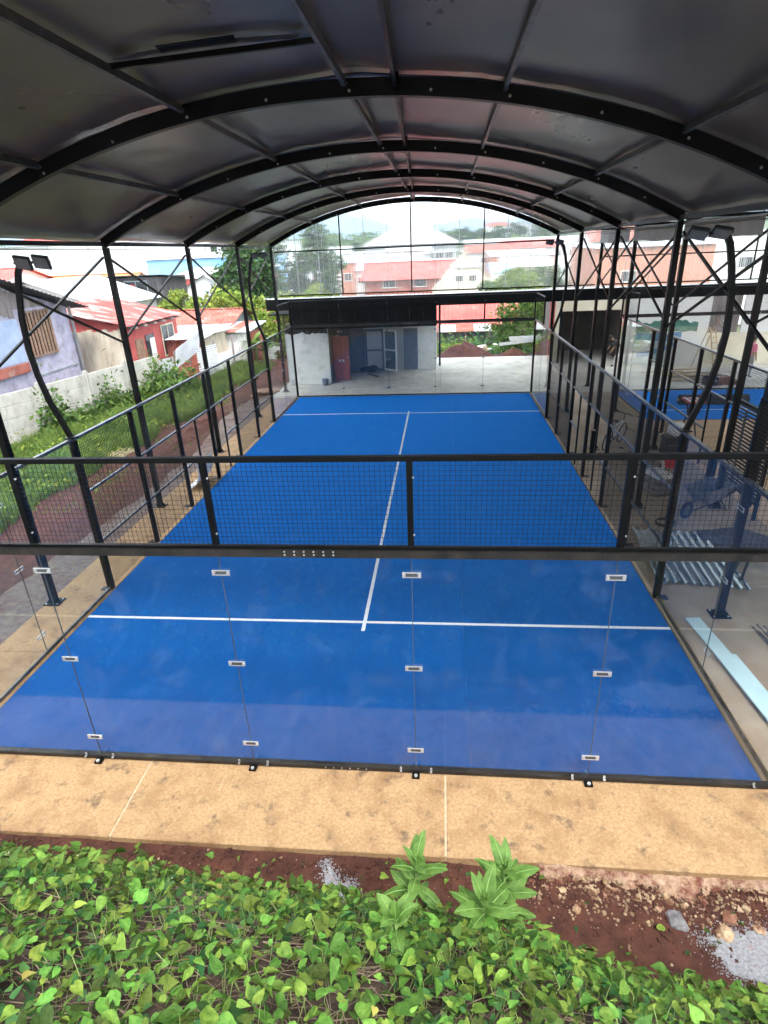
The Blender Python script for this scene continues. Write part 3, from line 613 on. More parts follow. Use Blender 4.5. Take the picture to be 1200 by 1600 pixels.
# ================================================================== COURT FLOODLIGHTS
def floodlight(x, y, label):
    s = 1 if x > 0 else -1
    t = thing('floodlight_pole', label, 'floodlight', (x*1.0, y, 3.02), 'court floodlights')
    prof = [(5.05, 3.02), (5.14, 3.3), (5.26, 3.65), (5.345, 4.1), (5.375, 4.5), (5.345, 5.0), (5.27, 5.4), (5.20, 5.66), (5.13, 5.78)]
    b = MB(); P = []
    pts = [Vector((s*q, y, z)) for q, z in prof]
    n = len(pts)
    for i, p in enumerate(pts):
        d = (pts[min(i+1, n-1)]-pts[max(i-1, 0)]).normalized(); a = Vector((d.z, 0, -d.x))
        for (u, w) in ((-0.04, -0.03), (0.04, -0.03), (0.04, 0.03), (-0.04, 0.03)): P.append(p+a*u+Vector((0, w, 0)))
    F = [(0, 1, 2, 3), (4*n-1, 4*n-2, 4*n-3, 4*n-4)] + [(4*i+j, 4*i+(j+1) % 4, 4*i+4+(j+1) % 4, 4*i+4+j) for i in range(n-1) for j in range(4)]
    b.add(P, F); b.build('pole', 'steel', t, fix=True)
    MB().box((s*5.05, y, 3.03), (0.16, 0.14, 0.02)).build('pole_foot', 'steel', t)
    MB().bar((s*5.2, y-0.03, 5.80), (s*4.62, y-0.03, 5.80), 0.035).build('crossarm', 'steel', t)
    for dx in (5.04, 4.74):
        R = Matrix.Rotation(math.radians(-62), 4, 'X') @ Matrix.Rotation(math.radians(-10*s), 4, 'Z')
        if s > 0 or y > 10: R = Matrix.Rotation(math.radians(-35), 4, 'X') @ Matrix.Rotation(math.radians(14*s), 4, 'Y')
        M = Matrix.Translation((s*dx, y-0.05, 5.80)) @ R
        b = MB(M); b.box((0, 0, 0), (0.25, 0.21, 0.05)); h = b.build('lamp_head', 'lamp_body', t); bevel(h, 0.012, 2)
        MB(M).box((0, 0, -0.028), (0.21, 0.17, 0.008)).build('lamp_glass', 'lamp_glass', h)
        b = MB(M)
        for k in range(7): b.box((-0.09+0.03*k, 0, 0.037), (0.006, 0.16, 0.03))
        b.build('cooling_fins', 'lamp_body', h)
    return t
floodlight(-5.05, 4.0, 'twin black floodlight on a curved pole, nearest one beside the houses')
floodlight(5.05, 4.0, 'twin floodlight on a thick curved black pole, nearest one on the walkway side')
floodlight(-5.05, 16.0, 'curved floodlight pole in front of the dark tree, far left')
floodlight(5.05, 16.0, 'curved floodlight pole at the far right corner of the blue court')

# ================================================================== BACK BUILDING
bb = thing('lean_to_roof', 'long low black-fronted lean-to roof with corrugated sheets behind the courts', 'lean-to', (5, 22, 3.9))
for i in range(13):
    a = -6.6+2.0*i; MB().corr((a+0.02, 21.55, 4.03), (1.96, 0, 0), (0, 5.6, -0.42), 0.18, 0.028).build('roof_sheet', 'lightsheet', bb)
MB().span((-6.5, 21.62, 3.52), (19.2, 21.72, 3.98)).build('fascia', 'black_clad', bb)
MB().span((-6.5, 21.72, 3.30), (1.0, 27.1, 3.36)).build('ceiling', 'black_clad', bb)
for yy in (23.4, 25.2, 27.0): MB().span((1.01, yy-0.04, 3.44), (19.2, yy+0.04, 3.54)).build('rafter', 'steel', bb)
for i in range(11):
    a = -5.55+0.6*i; MB().corr((a, 21.78, 2.66), (0.595, 0, 0), (0, 0, 1.02), 0.075, 0.010).build('cladding_panel', 'black_clad', bb)
for x in (1.15, 7.35, 13.5): MB().span((x-0.05, 26.9, 0), (x+0.05, 27.0, 3.43)).build('post', 'steel', bb)
# white store room
sr = thing('store_room', 'pale plastered store room at the end of the court, red door and dark doorway', 'building', (-3, 24, 0))
MB().span((-6.1, 22.75, 0), (-4.05, 22.9, 2.62)).build('wall', 'offwhite_wall', sr)
MB().span((-6.1, 22.905, 0), (-5.95, 27.0, 2.62)).build('wall', 'offwhite_wall', sr)
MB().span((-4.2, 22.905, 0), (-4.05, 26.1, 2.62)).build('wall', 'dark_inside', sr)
MB().span((-4.045, 26.0, 0), (-2.75, 26.15, 2.62)).build('wall', 'slate_wall', sr)
MB().span((-2.745, 25.98, 0), (-0.75, 26.15, 2.62)).build('wall', 'grey_wall', sr)
MB().span((-0.745, 25.98, 0), (0.98, 26.15, 2.62)).build('wall', 'offwhite_wall', sr)
MB().span((0.83, 26.16, 0), (0.98, 28.0, 2.62)).build('wall', 'offwhite_wall', sr)
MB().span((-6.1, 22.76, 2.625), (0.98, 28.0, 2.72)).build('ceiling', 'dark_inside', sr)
d = MB().span((-0.72, 25.93, 0.02), (0.02, 25.975, 2.10)).build('door', 'slate_wall', sr)
MB().span((-0.10, 25.90, 1.0), (-0.05, 25.928, 1.05)).build('handle', 'galv', d)
d = MB().span((-2.72, 25.93, 0.02), (-1.75, 25.975, 2.12)).build('door', 'slate_wall', sr)
MB().span((-2.62, 25.915, 0.12), (-1.85, 25.928, 1.0)).build('door_panel', 'grey_wall', d); MB().span((-2.62, 25.915, 1.1), (-1.85, 25.928, 2.0)).build('door_panel', 'grey_wall', d)
M = Matrix.Translation((-3.98, 23.35, 0.02)) @ Matrix.Rotation(math.radians(12), 4, 'Z')
d = MB(M).box((0.40, 0, 1.05), (0.78, 0.04, 2.1)).build('door', 'red_door', sr); tag(d, 'weathered red-brown wooden door')
for z in (0.35, 1.0, 1.65): MB(M).box((0.40, -0.025, z+0.05), (0.56, 0.01, 0.5)).build('door_panel', 'red_door', d)
for dx in (0.33, 0.48): MB(M).box((dx, -0.035, 0.95), (0.10, 0.01, 0.05)).build('paper_tag', 'white_frame', d)
MB(M).tube([(0.72, -0.03, 1.12), (0.72, -0.08, 1.12)], 0.03, 8).build('handle', 'galv', d)
n_ = 30; b = MB(); b.add([(lerp(-6.09, -4.06, i/n_), 22.746, 2.619) for i in range(n_+1)]+[(lerp(-6.09, -4.06, i/n_), 22.746, 2.36+0.10*fbm(i*0.35, 0, 1, 3)) for i in range(n_+1)], [(i, i+1, n_+2+i, n_+1+i) for i in range(n_)]); b.build('damp_stain', 'plaster_stain', sr)
# open white-framed screen door
M = Matrix.Translation((-1.72, 25.9, 0.03)) @ Matrix.Rotation(math.radians(-42), 4, 'Z')
d = thing('screen_door', 'white framed glass door standing open before the dark doorway', 'door', (-1.72, 25.9, 0.03))
for (c, s_) in (((0.035, 0, 1.03), (0.07, 0.045, 2.06)), ((0.885, 0, 1.03), (0.07, 0.045, 2.06)), ((0.46, 0, 0.045), (0.776, 0.043, 0.09)), ((0.46, 0, 1.06), (0.776, 0.043, 0.08)), ((0.46, 0, 2.02), (0.776, 0.043, 0.08))):
    MB(M).box(c, s_).build('frame', 'white_frame', d)
mat('door_glass', (0.13, 0.17, 0.155), (0.18, 0.22, 0.2), scale=2, rough=0.15)
MB(M).box((0.46, 0, 0.555), (0.776, 0.01, 0.92)).build('pane', 'door_glass', d); MB(M).box((0.46, 0, 1.54), (0.776, 0.01, 0.87)).build('pane', 'door_glass', d)
# garage bay with pale lintel + mural wall
gb = thing('garage_bay', 'dark open garage bay framed in cream behind the walkway', 'building', (9, 27.3, 0))
MB().span((7.1, 27.25, 0), (7.45, 27.5, 3.4)).build('pier', 'cream_wall', gb); MB().span((10.45, 27.25, 0), (10.7, 27.5, 3.4)).build('pier', 'cream_wall', gb)
MB().span((7.455, 27.25, 2.55), (10.445, 27.5, 3.4)).build('lintel', 'cream_wall', gb)
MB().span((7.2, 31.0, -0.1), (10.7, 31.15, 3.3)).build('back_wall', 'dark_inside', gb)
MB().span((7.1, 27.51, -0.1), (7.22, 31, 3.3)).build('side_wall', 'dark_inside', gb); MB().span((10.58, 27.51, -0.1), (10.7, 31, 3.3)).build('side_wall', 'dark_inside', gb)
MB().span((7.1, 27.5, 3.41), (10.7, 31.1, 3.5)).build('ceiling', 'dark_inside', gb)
MB().span((6.85, 27.3, 0), (7.09, 27.4, 3.3)).build('side_panel', 'red_wall', gb)
mw = thing('mural_wall', 'white wall painted with a green band and blue wave, behind the second court', 'wall', (13, 25.6, 0))
MB().span((10.72, 25.55, 0), (14.1, 25.7, 3.4)).build('wall', 'white_wall', mw)
MB().span((10.72, 25.702, 0), (10.84, 27.24, 3.28)).build('return_wall', 'white_wall', mw)
MB().span((14.1, 25.9, 0), (15.6, 26.0, 3.4)).build('wall', 'grey_wood', mw)
MB().span((14.0, 25.56, 0), (18.5, 25.7, 1.5)).build('wall', 'cream_wall', mw)
MB().span((15.61, 25.56, 1.503), (18.5, 25.7, 3.4)).build('wall', 'white_wall', mw)
def band(name, m, lo, hi, x0, x1, yy, n=40):
    b = MB(); P = [(lerp(x0, x1, i/n), yy, lo(lerp(x0, x1, i/n))) for i in range(n+1)]+[(lerp(x0, x1, i/n), yy, hi(lerp(x0, x1, i/n))) for i in range(n+1)]
    b.add(P, [(i, i+1, n+2+i, n+1+i) for i in range(n)]); return b.build(name, m, mw)
band('painted_pale', 'mural_pale', lambda x: 0.05+0.1*math.sin(x*2), lambda x: 1.25+0.03*math.sin(x*9), 10.75, 12.6, 25.546)
band('painted_green', 'mural_green', lambda x: 1.62+0.02*math.sin(x*11), lambda x: 2.1+0.07*math.sin(x*6)+0.04*math.sin(x*17), 10.75, 13.6, 25.543)
band('painted_blue', 'mural_blue', lambda x: 1.22+0.05*math.sin(x*3), lambda x: 1.60+0.02*math.sin(x*7), 10.75, 12.9, 25.543)
band('painted_wave', 'mural_blue', lambda x: 0.42+0.75*((x-10.9)/2)**2, lambda x: 0.66+0.62*((x-10.9)/2)**1.6 if x > 10.9 else 0.66, 10.9, 12.75, 25.540)

# ================================================================== HOUSES
def quad(b, pts): b.add(pts, [tuple(range(len(pts)))])
def window(parent, c, w, h, axis='y', frame='white_frame', glass='window_dark', dirn=-1, bars=0):
    """small window set proud of a wall; axis: wall normal axis"""
    def bx(o, u, z, dx, dz, t0): 
        if axis == 'y': o.box((c[0]+u, c[1]+dirn*t0, c[2]+z), (dx, 0.04, dz))
        else: o.box((c[0]+dirn*t0, c[1]+u, c[2]+z), (0.04, dx, dz))
    g = MB(); bx(g, 0, 0, w, h, 0.025); f = g.build('window', glass, parent)
    o = MB(); t = min(0.08, w*0.1)
    bx(o, 0, h/2, w+t, t, 0.05); bx(o, 0, -h/2, w+t, t, 0.05); bx(o, -w/2, 0, t, h-t, 0.05); bx(o, w/2, 0, t, h-t, 0.05); bx(o, 0, 0, t*0.7, h-t, 0.05)
    o.build('frame', frame, f)
    for i in range(bars):
        o = MB(); bx(o, -w/2+w*(i+0.5)/bars, 0, w/bars*0.45, h*1.02, 0.09); o.build('bar', 'brown_bar', f)
    return f
def gable_house(name, label, cx, cy_, w, d, z0, ze, zr, ridge, wm, rm, over=0.4, wins=(), group=None, corr=True, rot=0.0, cat='house'):
    """ridge 'x' or 'y'; wins: (side, u, z, w, h)"""
    t = thing(name, label, cat, (cx, cy_, z0), group); x0, x1, y0, y1 = cx-w/2, cx+w/2, cy_-d/2, cy_+d/2
    b = MB()
    if ridge == 'x': b.prism([(y0, z0), (y1, z0), (y1, ze), (cy_, zr), (y0, ze)], 0, x0, x1)
    else: b.prism([(x0, z0), (x1, z0), (x1, ze), (cx, zr), (x0, ze)], 1, y0, y1)
    b.build('wall', wm, t, fix=True)
    half = (d if ridge == 'x' else w)/2; k = (zr-ze)/half; o = over
    for s in (-1, 1):
        b = MB()
        if ridge == 'x': O = (x0-o, cy_+s*(half+o), ze-k*o+0.06); U = (w+2*o, 0, 0); V = (0, -s*(half+o), k*(half+o))
        else: O = (cx+s*(half+o), y0-o, ze-k*o+0.06); U = (0, d+2*o, 0); V = (-s*(half+o), 0, k*(half+o))
        b.corr(O, U, V, 0.30 if corr else 1.5, 0.03 if corr else 0.01); p = b.build('roof_slope', rm, t)
    if ridge == 'x': MB().box((cx, cy_, zr+0.09), (w+2*o, 0.3, 0.06)).build('ridge_cap', rm, t)
    else: MB().box((cx, cy_, zr+0.09), (0.3, d+2*o, 0.06)).build('ridge_cap', rm, t)
    for (side, u, z, ww, hh) in wins:
        if side == 'f': window(t, (cx+u, y0, z), ww, hh, 'y', dirn=-1)
        elif side == 'r': window(t, (x1, cy_+u, z), ww, hh, 'x', dirn=1)
        elif side == 'l': window(t, (x0, cy_+u, z), ww, hh, 'x', dirn=-1)
    return t
def block(name, label, x0, x1, y0, y1, z0, z1, wm, rm, wins=(), slope=0.0, over=0.25, group=None, cat='building', corr=0.3):
    """flat or mono-pitch building"""
    t = thing(name, label, cat, ((x0+x1)/2, (y0+y1)/2, z0), group)
    b = MB(); b.prism([(y0, z0), (y1, z0), (y1, z1+slope), (y0, z1)], 0, x0, x1); b.build('wall', wm, t, fix=True)
    k = slope/(y1-y0); b = MB(); b.corr((x0-over, y0-over, z1+0.06-k*over), (x1-x0+2*over, 0, 0), (0, y1-y0+2*over, slope+2*k*over), corr, 0.03); b.build('roof', rm, t)
    for (side, u, z, ww, hh) in wins:
        if side == 'f': window(t, (lerp(x0, x1, u), y0, z), ww, hh, 'y', dirn=-1)
        elif side == 'r': window(t, (x1, lerp(y0, y1, u), z), ww, hh, 'x', dirn=1)
    return t

# -- prefab concrete wall on the left
cwl = thing('concrete_fence', 'pale precast concrete panel fence in front of the lilac house', 'fence', (-14, 17, -0.25))
wp = [Vector((-15.75, 8.9, 0)), Vector((-15.2, 11.2, 0)), Vector((-14.7, 13.5, 0)), Vector((-14.05, 15.75, 0)), Vector((-13.45, 18.0, 0)), Vector((-12.95, 20.25, 0)), Vector((-12.5, 22.5, 0))]
for i, p in enumerate(wp):
    MB().box((p.x, p.y, 0.70), (0.16, 0.14, 2.04)).build('post', 'wall_block', cwl)
    if i+1 < len(wp):
        q = wp[i+1]; d = (q-p).normalized(); a, c = p+d*0.075, q-d*0.075; R = Matrix.Rotation(math.atan2(d.y, d.x), 3, 'Z')
        for k in range(4):
            o = MB().box(((a+c)/2).to_3d()+Vector((0, 0, -0.02+k*0.46)), ((c-a).length, 0.05, 0.45), R).build('panel', 'wall_block', cwl); bevel(o, 0.012, 1)
# -- lilac house, mono-pitch along y
lh = thing('lilac_house', 'peeling lilac wooden house with barred window beside the concrete fence', 'house', (-18, 16, -0.3))
def ez(y): return 5.16-(y-17.24)*0.27
x = -15.5
b = MB(); b.add([(x, 8, -0.3), (x, 21.0, -0.3), (x, 21.0, ez(21.0)-0.1), (x, 8, ez(8)-0.1), (x-6, 8, -0.3), (x-6, 21.0, -0.3), (x-6, 21.0, ez(21)-0.1), (x-6, 8, ez(8)-0.1)], [(0, 1, 2, 3), (1, 5, 6, 2), (5, 4, 7, 6), (4, 0, 3, 7), (3, 2, 6, 7)])
b.build('wall', 'purple_paint', lh, fix=True)
for i in range(8):
    y0 = 8.0+1.75*i; MB().corr((x+0.55, y0, ez(y0)+0.05), (0, 1.75, -0.27*1.75), (-7, 0, 0.0), 0.25, 0.025).build('roof_sheet', 'zinc_dark', lh)
for i in range(44):
    y0 = 8.2+0.29*i
    zt = ez(y0+0.28)-0.16; zb = 4.22 if (y0 > 17.4 and y0 < 19.9) else max(3.9, ez(y0)-1.25)
    if y0 < 20.6 and zt-zb > 0.1: MB().span((x+0.004, y0, zb), (x+0.03, y0+0.275, zt)).build('plank', 'grey_wood', lh)
MB().span((x+0.004, 14.0, 2.25), (x+0.028, 17.55, 3.88)).build('painted_panel', 'blue_paint', lh)
MB().span((x+0.004, 14.0, 1.85), (x+0.10, 17.5, 2.20)).build('awning_board', 'rust_roof', lh)
w_ = window(lh, (x, 18.75, 3.2), 1.75, 1.75, 'x', frame='grey_wood', dirn=1, bars=8)
MB().tube([(x+0.1, 21.05, 4.05), (x+0.1, 21.08, 2.0), (x+0.1, 21.08, -0.2)], 0.07, 10).build('downpipe', 'galv', lh)
MB().span((x+0.004, 17.6, 1.55), (x+0.03, 20.9, 1.62)).build('rail_board', 'grey_board', lh)
# -- red-roofed house beyond
rh = thing('red_roof_house', 'red house with faded red iron roof and weathered cream plank end', 'house', (-16, 26, -0.4))
X1, Y0, Y1, ZE = -13.6, 22.55, 28.95, 2.95
MB().span((X1-6.5, Y0+0.3, -0.4), (X1-0.35, Y1-0.3, ZE-0.12)).build('wall', 'red_wall', rh)
for i in range(9):
    a = X1-0.42-0.27*(i+1); MB().span((a, Y0+0.255, 0.0), (a+0.26, Y0+0.295, ZE-0.12-0.06*(i % 3))).build('plank', 'cream_board', rh)
for i in range(4):
    a = X1-2.9-0.62*(i+1); MB().span((a, Y0+0.25, 0.0), (a+0.61, Y0+0.295, ZE-0.2)).build('panel', 'grey_board', rh)
for i in range(9):
    a, c = lerp(Y0, Y1, i/9), lerp(Y0, Y1, (i+1)/9)
    MB().corr((X1, a, ZE), (0, c-a, 0.015), (-4.2, 0, 1.0), 0.2, 0.022).build('roof_sheet', 'red_roof', rh)
    MB().corr((X1-4.2, a, ZE+1.0), (0, c-a, 0.015), (-3.6, 0, -0.5), 0.2, 0.022).build('roof_sheet', 'red_roof', rh)
MB().span((X1-6.4, Y0+0.34, ZE-0.11), (X1-0.5, Y0+0.4, ZE+0.05)).build('gable_board', 'red_wall', rh)
b = MB(); b.add([(X1-0.4, Y0+0.36, ZE-0.1), (X1-7.6, Y0+0.36, ZE-0.1), (X1-7.6, Y0+0.36, ZE+0.42), (X1-4.2, Y0+0.36, ZE+0.92)], [(0, 1, 2, 3)]); b.build('gable_infill', 'red_wall', rh)
window(rh, (X1-0.35, 27.25, 1.75), 1.5, 1.6, 'x', frame='cream_board', dirn=1, bars=0)
d = MB().span((X1-0.34, 24.6, 0.2), (X1-0.28, 25.5, 2.3)).build('door', 'window_dark', rh); MB().span((X1-0.27, 24.95, 0.9), (X1-0.24, 25.45, 2.1)).build('door_panel', 'white_frame', d)
d = MB().span((X1-0.34, 23.5, 0.9), (X1-0.28, 24.3, 2.2)).build('shutter', 'brown_bar', rh)
for i in range(6): MB().box((X1-0.2, lerp(Y0+0.6, Y1-0.6, i/5), ZE-0.12), (0.7, 0.07, 0.1)).build('rafter_end', 'grey_wood', rh)
# -- tin shed and tin fence
tf = thing('tin_fence', 'fence of mismatched corrugated iron sheets leaning beside the weeds', 'fence', (-11.5, 25, -0.3))
def tin(y0, y1, x0, x1, z0, z1, m, parent, horiz=True, tilt=0.0, amp=0.022):
    b = MB()
    if horiz: b.corr((x0, y0, z0), (tilt, 0, z1-z0), (x1-x0, y1-y0, 0), 0.11, amp)
    else: b.corr((x0, y0, z0), (x1-x0, y1-y0, 0), (tilt, 0, z1-z0), 0.12, amp)
    return b.build('iron_sheet', m, parent)
tin(22.6, 23.6, -12.45, -12.15, -0.3, 1.35, 'zinc', tf, False)
b = MB(); b.corr((-12.0, 23.3, 0.75), (0.25, -0.15, 1.0), (0.55, 2.0, 0.62), 0.10, 0.02); b.build('iron_sheet', 'zinc', tf)
tin(23.7, 25.2, -11.95, -11.45, -0.3, 0.75, 'rust_roof', tf)
tin(25.0, 26.6, -11.5, -11.0, -0.3, 1.5, 'zinc', tf)
tin(26.5, 28.4, -11.2, -10.9, -0.3, 0.9, 'white_wall', tf)
for (xx, yy, h) in ((-12.1, 23.6, 1.6), (-11.9, 24.9, 1.9), (-11.2, 26.6, 1.7), (-10.75, 28.4, 1.7)): MB().bar((xx, yy, -0.3), (xx+0.05, yy+0.03, h), 0.09).build('stake', 'grey_wood', tf)
ts = thing('tin_shed', 'low shed with tin roof and corrugated walls behind the tin fence', 'shed', (-13, 29, -0.4))
MB().corr((-11.9, 26.8, -0.4), (0, 4.2, 0), (0, 0, 2.15), 0.12, 0.02).build('wall_sheet', 'cream_board', ts)
MB().corr((-14.5, 26.8, -0.4), (2.6, 0, 0), (0, 0, 2.15), 0.12, 0.02).build('wall_sheet', 'rust_roof', ts)
for i in range(4): MB().corr((-15.0+0.85*i, 26.5, 1.78), (0.85, 0, 0.03), (0, 4.8, 0.25), 0.14, 0.02).build('roof_sheet', 'zinc', ts)
ts2 = thing('tin_shed', 'further rusty tin shed with pink iron sheets, beside the banana plants', 'shed', (-11.5, 33, -0.6))
MB().corr((-10.6, 30.9, -0.5), (0, 3.4, 0), (0, 0, 2.0), 0.12, 0.02).build('wall_sheet', 'rust_roof', ts2)
MB().corr((-13.5, 30.9, -0.5), (2.9, 0, 0), (0, 0, 2.0), 0.12, 0.02).build('wall_sheet', 'white_wall', ts2)
for i in range(4): MB().corr((-13.8+0.85*i, 30.6, 1.62), (0.85, 0, 0.0), (0, 4.4, 0.2), 0.14, 0.02).build('roof_sheet', 'zinc' if i % 2 else 'rust_roof', ts2)
gable_house('shack', 'long low shack with a rust-red iron roof behind the tin sheds', -16.2, 36, 7.0, 7, -1.5, 1.55, 2.5, 'x', 'grey_board', 'rust_roof', 0.5, [('f', 1.5, 0.6, 1.0, 0.8)], cat='shack')
gable_house('shack', 'shack with dark rusted roof and white plank wall under the bright green trees', -13.2, 43, 5.0, 5, -2, 1.15, 1.8, 'x', 'white_wall', 'rust_roof', 0.4, [('f', -1, -0.3, 0.8, 0.8)], cat='shack')
# -- middle distance, left
gable_house('teal_roof_house', 'house with pale teal ridged roof above the lilac house', -27.5, 40.5, 9.5, 9.0, -2.4, 3.1, 4.75, 'y', 'white_wall', 'pale_teal_roof', 0.5, [('f', 2, 1.5, 1.2, 1.0), ('f', -2, 1.5, 1.2, 1.0)])
gable_house('orange_roof_house', 'house with wide rusty orange roof behind the teal roof', -35, 55, 12, 9, -2.4, 3.5, 4.7, 'x', 'cream_wall', 'orange_roof', 0.5, [('f', 2, 2, 1.2, 1.0)])
gable_house('red_shed', 'house with plain red roof at the left edge behind the floodlight', -42, 51, 8, 9, -2.4, 4.3, 5.6, 'x', 'white_wall', 'red_roof_plain', 0.5, [('f', 1, 2.6, 1.2, 1.2), ('f', 3, 2.6, 1.2, 1.2)])
bs = thing('black_shack', 'tall black plank shack with an open window above the red roof', 'shack', (-25, 46, -2.4))
MB().span((-30.5, 46, -2.4), (-22.4, 51, 4.55)).build('wall', 'black_wood', bs)
for i in range(14):
    a = -29.45+0.5*i; 
    if not (-25.9 < a < -23.6): MB().span((a, 45.95, 1.0), (a+0.47, 45.995, 4.5)).build('plank', 'black_wood', bs)
    else: MB().span((a, 45.95, 1.0), (a+0.47, 45.995, 2.6)).build('plank', 'black_wood', bs)
w_ = window(bs, (-24.75, 45.98, 3.55), 2.0, 1.4, 'y', frame='grey_board', dirn=-1); MB().box((-25.1, 45.86, 3.6), (0.55, 0.03, 0.8)).build('red_curtain', 'red_wall', w_)
MB().corr((-31, 45.4, 4.72), (9.0, 0, 0), (0, 6, -0.45), 0.3, 0.03).build('roof', 'zinc_dark', bs)
block('red_warehouse', 'red walled warehouse with pale tin roof above the shacks', -29.5, -19.0, 62, 72, -2.4, 3.8, 'red_wall', 'zinc', [('f', 0.2, 2.6, 1.2, 0.8)], slope=0.9, cat='warehouse')
block('blue_hall', 'long sky blue hall in front of white buildings', -38, -22.5, 76, 90, -2.4, 5.85, 'blue_wall', 'zinc', [('f', 0.15, 3.2, 1.5, 1.0)], slope=0.2, cat='hall')
block('white_hall', 'large blank white hall at the far left with dark wall seams', -66, -38, 80, 100, -2.4, 8.3, 'white_wall', 'zinc', [], slope=0.3, cat='hall')
t = bpy.data.objects['white_hall']
for xx in (-60, -54, -48, -42.5): MB().span((xx-0.08, 79.93, -2), (xx+0.08, 79.99, 8.25)).build('wall_seam', 'grey_wall', t)
block('pale_hall', 'pale concrete hall with a balcony storey above the sky blue hall', -40, -25, 98, 112, -2.4, 8.0, 'offwhite_wall', 'grey_roof', [('f', 0.1+0.13*i, 7.2, 1.2, 0.9) for i in range(7)], slope=0.2, cat='hall')
gable_house('red_roof_cottage', 'white cottage with bright red roof on the far left skyline', -66, 108, 14, 12, -1, 9.6, 11.4, 'x', 'white_wall', 'red_roof_plain', 0.6, [('f', -3, 8.4, 1.4, 1.0), ('f', 3, 8.4, 1.4, 1.0)])
gable_house('cream_cottage', 'small white gabled cottage between the sky blue hall and the dark tree', -23.0, 61, 5.0, 8, -2.4, 2.9, 4.2, 'y', 'white_wall', 'grey_roof', 0.3, [('f', 0, 1.5, 1.2, 1.0)])
# -- through the gable
gable_house('red_roof_barn', 'red iron roofed shed seen below the lean-to, behind the hedge', 2.2, 45.5, 9.0, 7.0, -2.5, 0.55, 2.3, 'x', 'brown_bar', 'red_roof_plain', 0.5, [('f', -1.0, -0.6, 1.2, 0.8), ('f', 2.0, -0.6, 1.2, 0.8)], cat='shed')
t = thing('porch', 'open rusty porch roof in front of the red shed, above the hedge', 'porch', (2.5, 40.5, -2.4))
for i in range(5): MB().corr((-1.6+1.3*i, 39.6, 0.15), (1.28, 0, 0), (0, 2.2, 0.3), 0.16, 0.02).build('roof_sheet', 'rust_roof' if i % 2 else 'zinc', t)
for xx in (-1.2, 1.0, 3.0, 4.7): MB().span((xx-0.06, 39.7, -2.4), (xx+0.06, 39.82, 0.14)).build('post', 'brown_bar', t)
MB().span((-1.6, 41.3, -2.4), (4.9, 41.4, 0.35)).build('back_wall', 'brown_bar', t)
cg = gable_house('cream_gable_house', 'cream house with tall pointed gable and two small windows', 4.0, 74.0, 7.6, 10, -2.5, 1.2, 5.15, 'y', 'cream_wall', 'cream_wall', 0.15, [('f', -0.75, 2.5, 0.9, 0.7), ('f', 0.75, 2.5, 0.9, 0.7)])
MB().span((2.2, 68.9, 3.60), (5.8, 68.98, 3.72)).build('gable_band', 'grey_wall', cg)
gable_house('red_roof_hall', 'wide hall with bright red roof left of the pointed cream house', -2.6, 80, 12.5, 9, -2.5, 2.5, 4.3, 'x', 'rust_roof', 'red_roof_plain', 0.5, [('f', -3, 1.9, 1.6, 0.9), ('f', 1, 1.9, 1.6, 0.9)], cat='hall')
bw = block('white_block', 'large white storeyed building with grey hipped roof on the skyline', -14.0, 4.0, 122, 138, -2.5, 6.6, 'white_wall', 'grey_roof', [('f', 0.08+0.105*i, z, 1.5, 1.1) for i in range(9) for z in (1.6, 4.6)], slope=0.0)
b = MB(); b.add([(-14.9, 121, 6.75), (4.9, 121, 6.75), (4.9, 139, 6.75), (-14.9, 139, 6.75), (-8.5, 130, 10.4), (-2.0, 130, 10.4)], [(0, 1, 5, 4), (1, 2, 5), (2, 3, 4, 5), (3, 0, 4), (3, 2, 1, 0)]); b.build('hip_roof', 'grey_roof', bw)
for z in (3.1, 6.1): MB().span((-14.2, 121.7, z-0.18), (4.2, 121.98, z+0.18)).build('floor_band', 'grey_wall', bw)
block('orange_block', 'narrow orange walled building left of the white storeyed block', -13.2, -11.2, 84, 92, -2.5, 4.4, 'orange_wall', 'zinc', [('f', 0.5, 2.6, 1.0, 1.0)], slope=0.3)
block('low_white_hall', 'low white flat hall in front of the white storeyed block', -14.0, -2.0, 92, 102, -2.5, 5.6, 'white_wall', 'zinc', [('f', 0.15+0.2*i, 3.6, 1.5, 0.9) for i in range(4)], slope=0.2, cat='hall')
block('orange_shop_row', 'long orange shop row right of the pointed cream house', 8.6, 18.0, 92, 104, -2.5, 4.3, 'orange_wall', 'grey_roof', [('f', 0.1+0.16*i, 2.7, 1.5, 1.1) for i in range(6)], slope=0.8, cat='shop row')
block('sky_blue_kiosk', 'small sky blue roofed kiosk beside the pointed cream house', 7.6, 9.8, 76, 80, -2.5, 2.7, 'white_wall', 'blue_wall', [('f', 0.5, 1.6, 1.0, 0.7)], slope=1.0, cat='kiosk')
block('orange_warehouse', 'big coral orange warehouse behind the second court screen', 16.0, 27.0, 58, 70, -2.5, 5.15, 'orange_wall', 'zinc', [('f', 0.3, 2.6, 1.4, 1.0)], slope=0.3, cat='warehouse')
block('white_warehouse', 'white warehouse right of the coral orange one', 27.5, 44, 60, 74, -2.5, 6.0, 'white_wall', 'zinc', [('f', 0.2, 3.4, 1.4, 1.0)], slope=0.3, cat='warehouse')
block('grey_roof_hall', 'grey roofed low hall behind the orange shop row', 6, 36, 118, 134, -2.5, 5.6, 'offwhite_wall', 'zinc', [('f', 0.06+0.1*i, 4.2, 1.6, 1.0) for i in range(9)], slope=1.6, cat='hall')
gable_house('pink_roof_house', 'house with pale pink roof at the right skyline', 30, 100, 12, 9, -2.5, 6.0, 8.2, 'x', 'white_wall', 'rust_roof', 0.5, [('f', 0, 4.5, 1.3, 1.0)])
